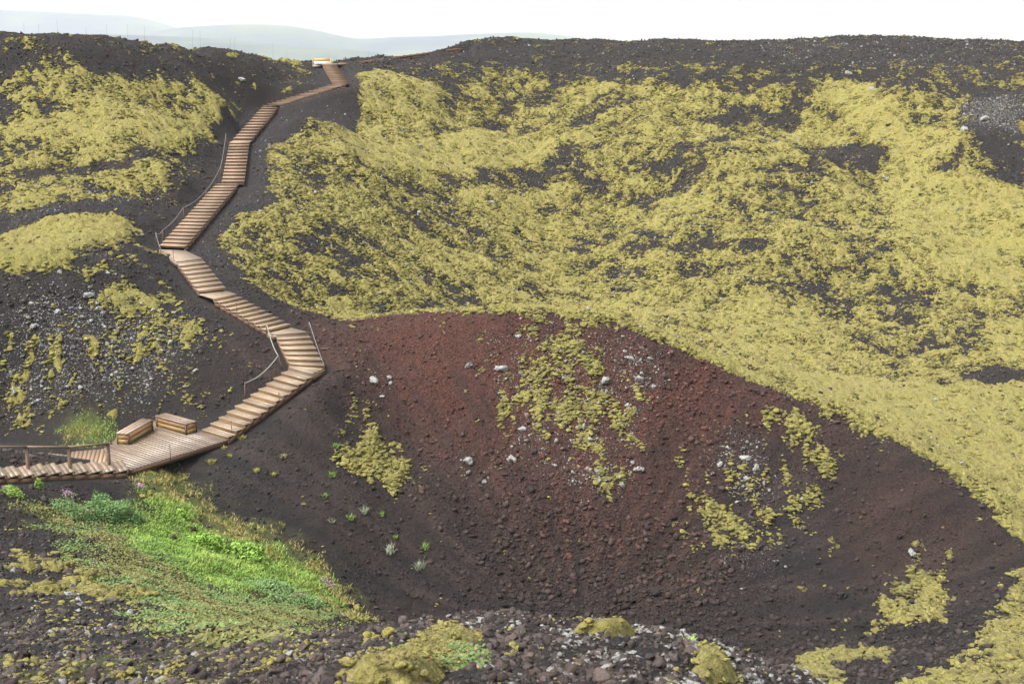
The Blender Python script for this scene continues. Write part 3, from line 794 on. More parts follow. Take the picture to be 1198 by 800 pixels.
for k, nm, lb in ((0, 'moss_cushions', 'yellow green moss cushions on the rubble ledge nearest the viewer'),
                  (1, 'moss_patches', 'olive yellow moss patches scattered over the red crater wall and its banks'),
                  (2, 'moss_carpet', 'broad yellow moss carpet over the valley floor and hillside behind the crater'),
                  (3, 'moss_bands', 'yellow moss bands on the terraced slope and mound beside the wooden stairs')):
    fq = quads[kq & (qc == k)]
    used = np.unique(fq); remap = np.full(len(x), -1, np.int64); remap[used] = np.arange(len(used))
    V = np.stack([x, y, mz], -1)[used]
    T = np.stack([tone_m[used], np.full(len(used), .45), np.full(len(used), 0.), np.ones(len(used))], -1)
    cv, cf, ct = cushions(k)
    mo = mesh_np(nm, np.concatenate([V, cv]), [remap[fq]] + [f + len(V) for f in cf], M_MOSS, smooth=True, attrs={'tone': np.concatenate([T, ct])})
    tag(mo, lb, 'moss', kind='stuff')
del mv, mz

# ------------------------------------------------------------------ stones
SH1, SH2, SH3 = shapes(1, 14, 1), shapes(2, 14, 2), shapes(3, 10, 3)
def stone_tone(n, r, red, lich, gain=1., big=0.):
    d = (r.uniform(.005, .030, n) + big*r.uniform(.2, 1, n)*.024)*gain
    base = np.stack([d*1.10, d*.97, d*.87], -1)
    rc = np.stack([d*2.25, d*.88, d*.64], -1)
    w = np.clip(red*r.uniform(.3, 1.5, n), 0, 1)[:, None]
    c = base*(1-w) + rc*w
    return np.concatenate([c, (lich*r.uniform(0, 1, n)**1.2)[:, None]], 1)
def build_stones(name, pos, rad, tone, shp, label, smooth=False):
    V, Fc, T = instances(pos, rad, tone, shp, len(pos))
    ob = mesh_np(name, V, Fc, M_STONE, smooth=smooth, attrs={'tone': T})
    return tag(ob, label, 'stones', kind='stuff')
def scatter(n, y0, y1, r, pw=1.0, half=25):
    t = np.radians(r.uniform(-half, half, n)); u = r.uniform(0, 1, n)
    Y = (y0**(1-pw) + u*(y1**(1-pw)-y0**(1-pw)))**(1/(1-pw)) if pw != 1 else y0*(y1/y0)**u
    return Y*np.tan(t), Y
def clear_of_wood(x, y):
    d = np.full(len(x), 9e9)
    for c in np.concatenate([stair_c, low_c]): d = np.minimum(d, (x-c[0])**2+(y-c[1])**2)
    ok = d > 1.0**2
    deck = (x > -19.5) & (x < -10.4) & (y > 41.4) & (y < 46.4)
    return ok & ~deck
def gravel(name, n, y0, y1, seed, r0, alpha, rmax, label, shp, half=25, keepmoss=.05, side=None, gain=1.):
    r = np.random.default_rng(seed)
    x, y = scatter(n, y0, y1, r, 1.0, half)
    mvv = moss_value(x, y); green = GR(x, y)+DRY(x, y)*.6+HEATH(x, y)*.8
    p = np.where(mvv > .05, keepmoss, 1.)*np.clip(1-green*1.1, .02, 1)
    p = p*(1-.55*np.clip(FINE(x, y), 0, 1))*np.clip(.75-.9*streak(x, y)+.4*COARSE(x, y), .15, 1)
    k = (r.uniform(0, 1, n) < p) & clear_of_wood(x, y)
    if side is not None: k &= side(x, y)
    x, y, mvv = x[k], y[k], mvv[k]; n = len(x)
    rad = r0*y*(1-r.uniform(0, 1, n))**(-1/alpha)
    rad = rad*(1+.8*COARSE(x, y))
    rad = np.minimum(rad, rmax*(1-.6*np.clip(FINE(x, y), 0, 1))*r.uniform(.7, 1, n))
    zz = ground_z(x, y) + np.where(mvv > .05, .10*np.clip(y/26, .15, 1), 0) + rad*.15
    li = LI(x, y); li = np.where(y < 13, .28+.30*(x > .2)+.45*gnoise(x/.9, y/.9, 60), li)
    lic = np.clip(li*1.3 + .12, 0, 1)*(r.uniform(0, 1, n) < .15+.75*li)
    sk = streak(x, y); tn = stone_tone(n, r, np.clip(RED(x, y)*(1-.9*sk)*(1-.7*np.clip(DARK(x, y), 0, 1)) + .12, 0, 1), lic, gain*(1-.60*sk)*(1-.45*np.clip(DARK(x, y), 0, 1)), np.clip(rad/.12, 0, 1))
    return build_stones(name, np.stack([x, y, zz], -1), rad, tn, shp, label)
gravel('lava_rubble', 60000, 3.9, 17, 21, .0014, 2.4, .06, 'brown and black lava rubble with pale lichen on the ledge and slope nearest the viewer', SH2, 32, .06, None, 2.6)
gravel('scoria_gravel', 190000, 26, 56, 22, .00042, 2.1, .19, 'loose red and black scoria stones strewn over the crater wall and floor', SH1, 25, .05, lambda x, y: ~is_beyond(x, y), 1.1)
gravel('hill_gravel', 170000, 47, 122, 23, .00042, 2.5, .20, 'dark stones with white lichen poking from the moss of the valley and hills', SH1, 25, .16, lambda x, y: is_beyond(x, y) | (y > 54))
def lichen_stones(name, n, y0, y1, seed, label, side):
    r = np.random.default_rng(seed)
    x, y = scatter(n, y0, y1, r, 1.0, 25)
    cl = gnoise(x/1.1, y/1.1, 57) + .6*gnoise(x/.4, y/.4, 58)
    k = (r.uniform(0, 1, n) < np.clip(LI(x, y)-.12, 0, 1)*np.clip(.45+1.3*cl, 0, 1)) & clear_of_wood(x, y) & side(x, y)
    x, y = x[k], y[k]; n = len(x); print(name, n)
    mvv = moss_value(x, y)
    rad = np.minimum(.00048*y*(1-r.uniform(0, 1, n))**(-1/2.3), .16)
    t = r.uniform(.03, .13, n); tn = np.stack([t, t*.98, t*.93, r.uniform(.5, 1, n)], -1)
    zz = ground_z(x, y) + np.where(mvv > .05, .11, 0) + rad*.2
    return build_stones(name, np.stack([x, y, zz], -1), rad, tn, SH1, label)
lichen_stones('lichen_stones', 150000, 34, 56, 31, 'grey and white lichen covered stones among the moss patches of the crater wall and mound', lambda x, y: ~is_beyond(x, y))
lichen_stones('lichen_stones', 60000, 45, 122, 32, 'white flecked lichen stones scattered over the far moss hillside and scree', lambda x, y: is_beyond(x, y) | (y > 56))
gravel('slope_gravel', 26000, 15, 34, 24, .0009, 2.1, .14, 'black and grey stones over the slope below the viewer and above the green hollow', SH1, 27, .08, lambda x, y: x < 1, 1.4)

# ------------------------------------------------------------------ wooden stairs
def seat_z(p): return float(ground_z(np.array([p[0]]), np.array([p[1]]))[0])
def stair(name, L, label, tread, group='flights of the wooden stairway', riser_h=None, end=None, gap=.012):
    org = (L[0][0]+L[0][1])/2
    root = empty(name, org, label, 'stairs', group)
    n = len(L)
    for i in range(n):
        l, r = L[i]
        if i+1 < n: l2, r2 = L[i+1]
        elif end is not None: l2, r2 = end
        else: l2, r2 = l + (l-L[i-1][0]), r + (r-L[i-1][1])
        bl = np.array([l2[0], l2[1], l[2]]); br = np.array([r2[0], r2[1], r[2]])
        dl, dr = (bl-l), (br-r)
        fl, fr = l - dl/np.linalg.norm(dl)*.03, r - dr/np.linalg.norm(dr)*.03
        dep = (np.linalg.norm(dl)+np.linalg.norm(dr))/2; k = max(2, int(round(dep/.16)))
        mb = MB(org)
        for j in range(k):
            a, b = j/k, (j+1)/k - gap/dep
            dz = np.array([0, 0, random.uniform(-.003, .003)])
            mb.slab([fl+(bl-fl)*a+dz, fr+(br-fr)*a+dz, fr+(br-fr)*b+dz, fl+(bl-fl)*b+dz], .045)
        st = mb.build('step', tread, root)
        rh = riser_h or (abs(L[min(i+1, n-1)][0][2]-L[max(i-1, 0)][0][2])/(2 if 0 < i < n-1 else 1))
        rh = max(.07, rh)
        mb = MB(org); u = (r-l)/np.linalg.norm(r-l); dn = np.array([0, 0, -1.])
        ins = .004
        a, b = l + u*ins + dn*.047, r - u*ins + dn*.047
        back = dl/np.linalg.norm(dl)*.04
        mb.hexa([a, b, b+back, a+back], [a+dn*(rh-.03), b+dn*(rh-.03), b+back+dn*(rh-.03), a+back+dn*(rh-.03)])
        mb.build('riser', M_RISERB if tread is M_TREADB else M_RISER, st)
    for s_ in (0, 1):
        mb = MB(org)
        for i in range(n-1):
            p, q = L[i][s_], L[i+1][s_]
            inn = (L[i][1-s_]-L[i][s_]); inn = inn/np.linalg.norm(inn)*.05
            d0 = np.array([0, 0, -.05]); d1 = np.array([0, 0, -.36])
            p2, q2 = p+inn*.4, q+inn*.4
            p2 = p2 + (q2-p2)*.02
            mb.hexa([p2+d0+[0,0,-.10], q2+d0+[0,0,-.10], q2+inn+d0+[0,0,-.10], p2+inn+d0+[0,0,-.10]], [p2+d1, q2+d1, q2+inn+d1, p2+inn+d1])
        mb.build('stringer', M_DARKW, root)
    return root
names = ['lowest long flight of wooden steps rising from the deck with two benches',
 'short wooden flight beside the bare red scoria slope, between two rope barriers',
 'wooden flight with slanting steps along the foot of the moss valley',
 'wooden flight just below the wedge shaped landing beside the dark mound',
 'longest wooden flight, climbing from the wedge shaped landing along a rope',
 'straight wooden flight climbing directly away beneath the big moss patch',
 'upper wooden flight leaning toward the bare notch in the ridge',
 'shallow stepped walkway slanting across the bare gravel below the ridge notch',
 'last narrow wooden flight ending at the yellow board on the ridge']
for i, L in enumerate(flights):
    end = None
    if i+1 < len(flights):
        l2, r2 = flights[i+1][0]; end = (l2, r2)
    stair('stair_flight', L, names[i], M_TREAD if i < 4 else M_TREADB, end=end)
# landings that fill the turn on the outer side
def poly_slab(mb, pts, t, wdt=.14, ang=0., gap=.008):
    """boards cut to a convex outline"""
    pts = [np.asarray(p, float) for p in pts]; d = np.array([math.cos(ang), math.sin(ang)]); nrm = np.array([-d[1], d[0]])
    s0 = min(p[:2] @ nrm for p in pts); s1 = max(p[:2] @ nrm for p in pts); k = s0
    while k < s1:
        poly = pts
        for sg, lim in ((1, k), (-1, k+wdt-gap)):
            out = []
            for i in range(len(poly)):
                a, b = poly[i], poly[(i+1) % len(poly)]
                fa, fb = sg*(a[:2] @ nrm - lim), sg*(b[:2] @ nrm - lim)
                if fa >= 0: out.append(a)
                if fa*fb < 0: out.append(a + (b-a)*fa/(fa-fb))
            poly = out
            if len(poly) < 3: break
        if len(poly) >= 3:
            q = [p for i, p in enumerate(poly) if np.linalg.norm(p-poly[i-1]) > 1e-4]
            dz = np.array([0, 0, random.uniform(-.003, .003)]); n0 = len(mb.v); m = len(q)
            if m >= 3:
                mb.v += [p+dz-mb.o for p in q] + [p+dz-mb.o-np.array([0, 0, t]) for p in q]
                a, b = random.uniform(0, 40), random.uniform(0, 40)
                def uvp(p): return (a + (p[:2] @ d), b + p[:2] @ nrm - k)
                for i in range(1, m-1):
                    mb.f.append([n0, n0+i, n0+i+1]); mb.uv += [uvp(q[0]), uvp(q[i]), uvp(q[i+1])]
                for i in range(m):
                    j = (i+1) % m; mb.f.append([n0+i, n0+m+i, n0+m+j, n0+j]); mb.uv += [uvp(q[i]), (a, b), (a+.1, b), uvp(q[j])]
        k += wdt
def landing(L0, L1, label, dz=-.06, ext=None):
    a, b = L0[-1], L1[0]
    zz = a[0][2] + dz
    pts = [a[0], a[1], b[1], b[0]] + (ext or [])
    c = sum(pts)/len(pts); pts = sorted(pts, key=lambda p: math.atan2(p[1]-c[1], p[0]-c[0]))
    pts = [np.array([p[0], p[1], zz]) + (p-c)*np.array([.03, .03, 0]) for p in pts]
    org = np.array([c[0], c[1], zz])
    root = empty('stair_landing', org, label, 'landing', 'landings of the wooden stairway')
    mb = MB(org); poly_slab(mb, pts, .05, .14, math.atan2(*(a[1]-a[0])[1::-1])); mb.build('deck_boards', M_TREAD, root)
    mb = MB(org)
    for i in range(len(pts)):
        p, q = pts[i], pts[(i+1) % len(pts)]
        p, q = p + (org-p)*.03, q + (org-q)*.03
        mb.bar(p-[0,0,.14], q-[0,0,.14], .05, .16)
    mb.build('edge_beam', M_DARKW, root)
for i, lb in ((0, 'triangular landing where the lowest stair flight turns away from the crater'), (1, 'triangular landing beside the red slope, above the short flight'),
              (3, 'wide wedge shaped landing at the sharp bend of the stairs')):
    landing(flights[i], flights[i+1], lb)
# lower stair, ridge stair
stair('stair_flight', low, 'stepped wooden path beside the brown railing, climbing from the bench deck toward the viewer', M_TREAD, riser_h=.13)
stair('stair_flight', ridge, 'faint row of wooden steps along the skyline beyond the yellow board', M_DARKW, riser_h=.10)
# top landing
c9 = (flights[8][-1][0]+flights[8][-1][1])/2
tp = [c9+np.array(q) for q in [(-1.1,.45,.05),(1.35,.45,.05),(1.45,2.2,.05),(-1.1,2.2,.05)]]
root = empty('stair_landing', c9, 'small landing on the ridge between the last flight and the skyline steps', 'landing', 'landings of the wooden stairway')
mb = MB(c9); poly_slab(mb, tp, .06, .14, 0); mb.build('deck_boards', M_TREADB, root)
# deck
org = dc
root = empty('viewing_deck', org, 'wet wooden deck with two box benches at the foot of the stairs', 'deck')
e0 = flights[0][0]; dang = math.atan2(*(e0[1]-e0[0])[1::-1])
mb = MB(org); cd = sorted(deck_poly, key=lambda p: math.atan2(p[1]-dc[1], p[0]-dc[0])); poly_slab(mb, cd, .045, .15, dang, .011); mb.build('deck_boards', M_DECK, root)
mb = MB(org)
for i in range(len(cd)):
    p, q = cd[i], cd[(i+1) % len(cd)]; p, q = p+(dc-p)*.02, q+(dc-q)*.02
    mb.bar(p-[0,0,.13], q-[0,0,.13], .05, .16)
mb.build('edge_beam', M_DARKW, root)
for q in cd:
    p = q+(dc-q)*.06; mb = MB(org); mb.bar(p-[0,0,.05], p-[0,0,.8], .1, .1); mb.build('support_post', M_DARKW, root)
# benches
def bench(p0, p1, p2, h, label):
    """p0-p1: end facing the viewer or front edge, p1-p2 the other side (deck level)"""
    p0, p1, p2 = [np.array([p[0], p[1], -DECK_H+.004]) for p in (p0, p1, p2)]
    a = p1-p0; b = p2-p1; b = b - a*(a@b)/(a@a)            # square corners
    c = [p0, p1, p1+b, p0+b]; org = sum(c)/4
    root = empty('box_bench', org, label, 'bench', 'benches on the deck')
    up = np.array([0, 0, 1.])
    ct = [q+up*(h-.055) for q in c]
    for i in range(4):
        p, q = c[i], c[(i+1) % 4]; inn = (org-(p+q)/2); inn[2] = 0
        nn = np.array([-(q-p)[1], (q-p)[0], 0]); nn = nn/np.linalg.norm(nn); nn = nn if nn@inn > 0 else -nn
        d = (q-p)/np.linalg.norm(q-p)*.035
        mb = MB(org)
        for j in range(2):
            z0, z1 = (h-.06)*j/2+.004, (h-.06)*(j+1)/2-.006
            P_, Q_ = p+d+nn*.012, q-d+nn*.012
            mb.hexa([P_+up*z0, Q_+up*z0, Q_+up*z1, P_+up*z1], [P_+nn*.03+up*z0, Q_+nn*.03+up*z0, Q_+nn*.03+up*z1, P_+nn*.03+up*z1])
        mb.build('side_boards', M_BENCH, root)
    for q in c:
        mb = MB(org); i_ = (org-q); i_[2] = 0; i_ = i_/np.linalg.norm(i_)*.035
        mb.bar(q+i_+up*.002, q+i_+up*(h-.06), .055, .055, up=a); mb.build('corner_post', M_DARKW, root)
    la, lb = np.linalg.norm(a), np.linalg.norm(b)
    mb = MB(org); ua, ub = a/la, b/lb; o0 = c[0]+up*h - ua*.02 - ub*.02; A, B = a+ua*.04, b+ub*.04
    if la > lb: A, B = B, A
    for j in range(3):
        s0, s1 = j/3, (j+1)/3-.025
        mb.slab([o0+A*s0, o0+A*s0+B, o0+A*s1+B, o0+A*s1], .05)
    mb.build('seat_boards', M_BTOP, root)
    return root
bench(ath(183,499,DECK_H), ath(218.3,508.8,DECK_H), ath(227.6,504.6,DECK_H), .42, 'wooden box bench on the deck nearer the foot of the stairs')
bench(ath(137.5,519.5,DECK_H), ath(150.5,520.4,DECK_H), ath(171.8,503.2,DECK_H), .42, 'wooden box bench on the deck nearer the railing, end on, with green algae')
# railing
org = ath(83, 558, 13.0)
root = empty('railing', org, 'brown wooden railing with three posts along the stepped path', 'railing')
pb = [ath(-15,560,12.45), ath(34,559,12.78), ath(83,558.5,13.1), ath(128.5,553,13.38)]
tops = []
for p in pb:
    t = p+np.array([0, 0, .98]); tops.append(t)
    mb = MB(org); mb.bar(p-[0,0,.35], t, .09, .09); mb.build('post', M_RAIL, root)
mb = MB(org)
ts = [tops[0]+(tops[0]-tops[1])*1.2] + tops + [tops[-1]+(tops[-1]-tops[-2])*.09]
for i in range(len(ts)-1): mb.bar(ts[i]+[0,0,.03], ts[i+1]+[0,0,.03], .13, .05)
mb.build('handrail', M_RAIL, root)
# walkway behind the lower stair
org = ath(60, 537, 13.55)
root = empty('plank_walkway', org, 'narrow plank walkway running behind the railing and stepped path', 'walkway')
for q in ([(-60,535,13.7),(53,536,13.62),(48,551,13.62),(-60,551,13.7)], [(56.5,529.5,13.5),(79,532,13.5),(74,545,13.5),(53,545,13.5)], [(84,528,13.42),(124,524.5,13.42),(126,541,13.42),(79,543,13.42)]):
    pts = [ath(*t) for t in q]; zz = pts[0][2]; pts = [np.array([p[0], p[1], zz]) for p in pts]
    mb = MB(org); e = pts[3]-pts[0]; poly_slab(mb, pts, .05, .14, math.atan2(e[1], e[0]), .012); mb.build('deck_boards', M_TREADB, root)
# white plate at the stringer
p0, p1 = ath(3.8,562.6,12.72), ath(15.6,561.8,12.72)
mb = MB(p0); mb.bar(p0, p1, .10, .07); o_ = mb.build('marker_plate', M_PLATE); o_.location = p0
tag(o_, 'small pale bluish plate lying under the edge of the stepped path', 'plate')

# ------------------------------------------------------------------ stakes and ropes
def rod(name, base, top, r, label, cat, group=None, parent=None, m=None):
    base, top = np.asarray(base, float), np.asarray(top, float)
    mb = MB(base if parent is None else parent); mb.tube([base-[0,0,.15], top], r, 6)
    mb.tube([top-[0,0,.02], top+[0,0,.02]], r*1.7, 6)
    return mb, base
def stake(base, top, label, group, r=.014):
    mb, b = rod('marker_stake', base, top, r, label, 'stake')
    o_ = mb.build('marker_stake', M_RUST); o_.location = b; tag(o_, label, 'stake', group)
up = np.array([0, 0, 1.])
b = ath(199.5, 536.5, DECK_H); stake(b, b+up*.46, 'thin rusty stake at the front edge of the bench deck', 'thin stakes along the stairs')
for (u, v, h, hh, lb) in [(271,501.5,13.05,.26,'thin stake on the outer edge of the lowest flight near the deck'),(326.5,467.5,12.35,.24,'thin stake on the outer edge of the lowest flight near its top'),
        (203,303,9.02,.36,'thin stake on the wedge shaped landing'),(277,364,10.1,.32,'thin stake beside the slanting steps under the moss valley'),]:
    b = ath(u, v, h); stake(b, b+up*hh, lb, 'thin stakes along the stairs')
def rope_barrier(stakes, label, r=.016, sag=.25, extra=None):
    org = stakes[0][0]
    root = empty('rope_barrier', org, label, 'rope barrier', 'rope barriers beside the stairs')
    for b, t in stakes:
        mb = MB(org); mb.tube([b-up*.2, t], .022, 6); mb.build('stake', M_RUST, root)
    for (b0, t0), (b1, t1) in zip(stakes[:-1], stakes[1:]):
        pts = []
        for k in range(15):
            s = k/14; pts.append(t0*(1-s)+t1*s - up*sag*4*s*(1-s) - up*.03)
        mb = MB(org); mb.tube(pts, r, 6); mb.build('rope', M_ROPE, root, smooth=True)
def pair(ub, vb, ut, vt):
    b = hit(ub, vb)[0]; b[2] = seat_z(b); return b, at(ut, vt, b[1])
def pairh(u, v, hgt):
    b = hit(u, v)[0]; b[2] = seat_z(b); return b, b+up*hgt
l3 = flights[2][0][0]
rope_barrier([(l3-up*.1, l3+up*.25), pair(331,432,325.5,415), pair(286.5,466,286.5,447)], 'pale rope hanging between stakes over the dark slope inside the lower bend', .020, .18)
rope_barrier([pairh(362,384,.35), pairh(379,426,.35)], 'thin grey rope strung above the red slope beside the short flight', .011, .06)
rope_barrier([pairh(265,172,.75), pairh(259,205,.6), pairh(241,226,.6), pairh(215,254,.6), pairh(191,281,.6), pairh(183,285,.6), pairh(188,294,.35)], 'long grey rope on low stakes following the longest flight', .010, .12)

# ridge furniture
b0 = at(366.3, 75.4, 106.6); b1 = at(387.2, 75.4, 106.6); b0[2] -= .1; b1[2] -= .1
root = empty('information_board', b0, 'low yellow wooden board with a pale panel on the ridge at the stair head', 'board')
d = b1-b0; hgt = .56
for p in (b0, b1):
    mb = MB(b0); mb.bar(p-[0,0,.2], p+[0,0,hgt], .10, .10); mb.build('post', M_YELLOW, root)
mb = MB(b0); mb.bar(b0+d*.04+[0,0,hgt-.10], b1-d*.04+[0,0,hgt-.10], .07, .20); mb.build('top_rail', M_YELLOW, root)
mb = MB(b0); mb.bar(b0+d*.04+[0,0,.24], b1-d*.04+[0,0,.24], .05, .40); mb.build('panel', M_PALE, root)
for (u0, u1, v, lb) in ((396.8,405.3,75.6,'low pale box bench at the stair head next to the skyline steps'), (366.5,374.5,77.2,'low pale box bench in front of the yellow board')):
    p0, p1 = at(u0, v, 105.6), at(u1, v, 105.6); root = empty('plank_bench', p0, lb, 'bench', 'benches on the ridge')
    mb = MB(p0); mb.bar(p0, p1, .4, .12); mb.build('body', M_PALE, root)
    mb = MB(p0); mb.bar(p0+[0,0,.085], p1+[0,0,.085], .46, .04); mb.build('seat_boards', M_YELLOW, root)
for u, vb, vt in [(28,37.5,28),(45,38,29),(67,39,24),(101,41,33),(125,43,29),(149,44.5,29),(169,47,32),(225,53,36),(234,54,37),(269,58.5,45),(275,59,45),(319,67,52),(335,70,59)]:
    Y = np.interp(u, [0,60,110,160,210,260,310,345], [82,83.5,86,89,93,98,104,107])
    b = at(u, vb, Y); b[2] = seat_z(b); t = at(u+random.uniform(-.8,.8), vt, Y)
    stake(b, t, 'thin upright stake on the skyline of the dark ridge above the moss bands', 'stakes along the dark ridge', .005)
for u, vb, vt, Y, lb in [(391,75,66,108,'thin stake on the skyline between the yellow board and the skyline steps'),(431,70,61,109,'thin stake standing on the skyline beside the skyline steps')]:
    b = at(u, vb, Y); b[2] = min(b[2], seat_z(b)+.1); stake(b, at(u, vt, Y), lb, 'stakes at the stair head', .005)

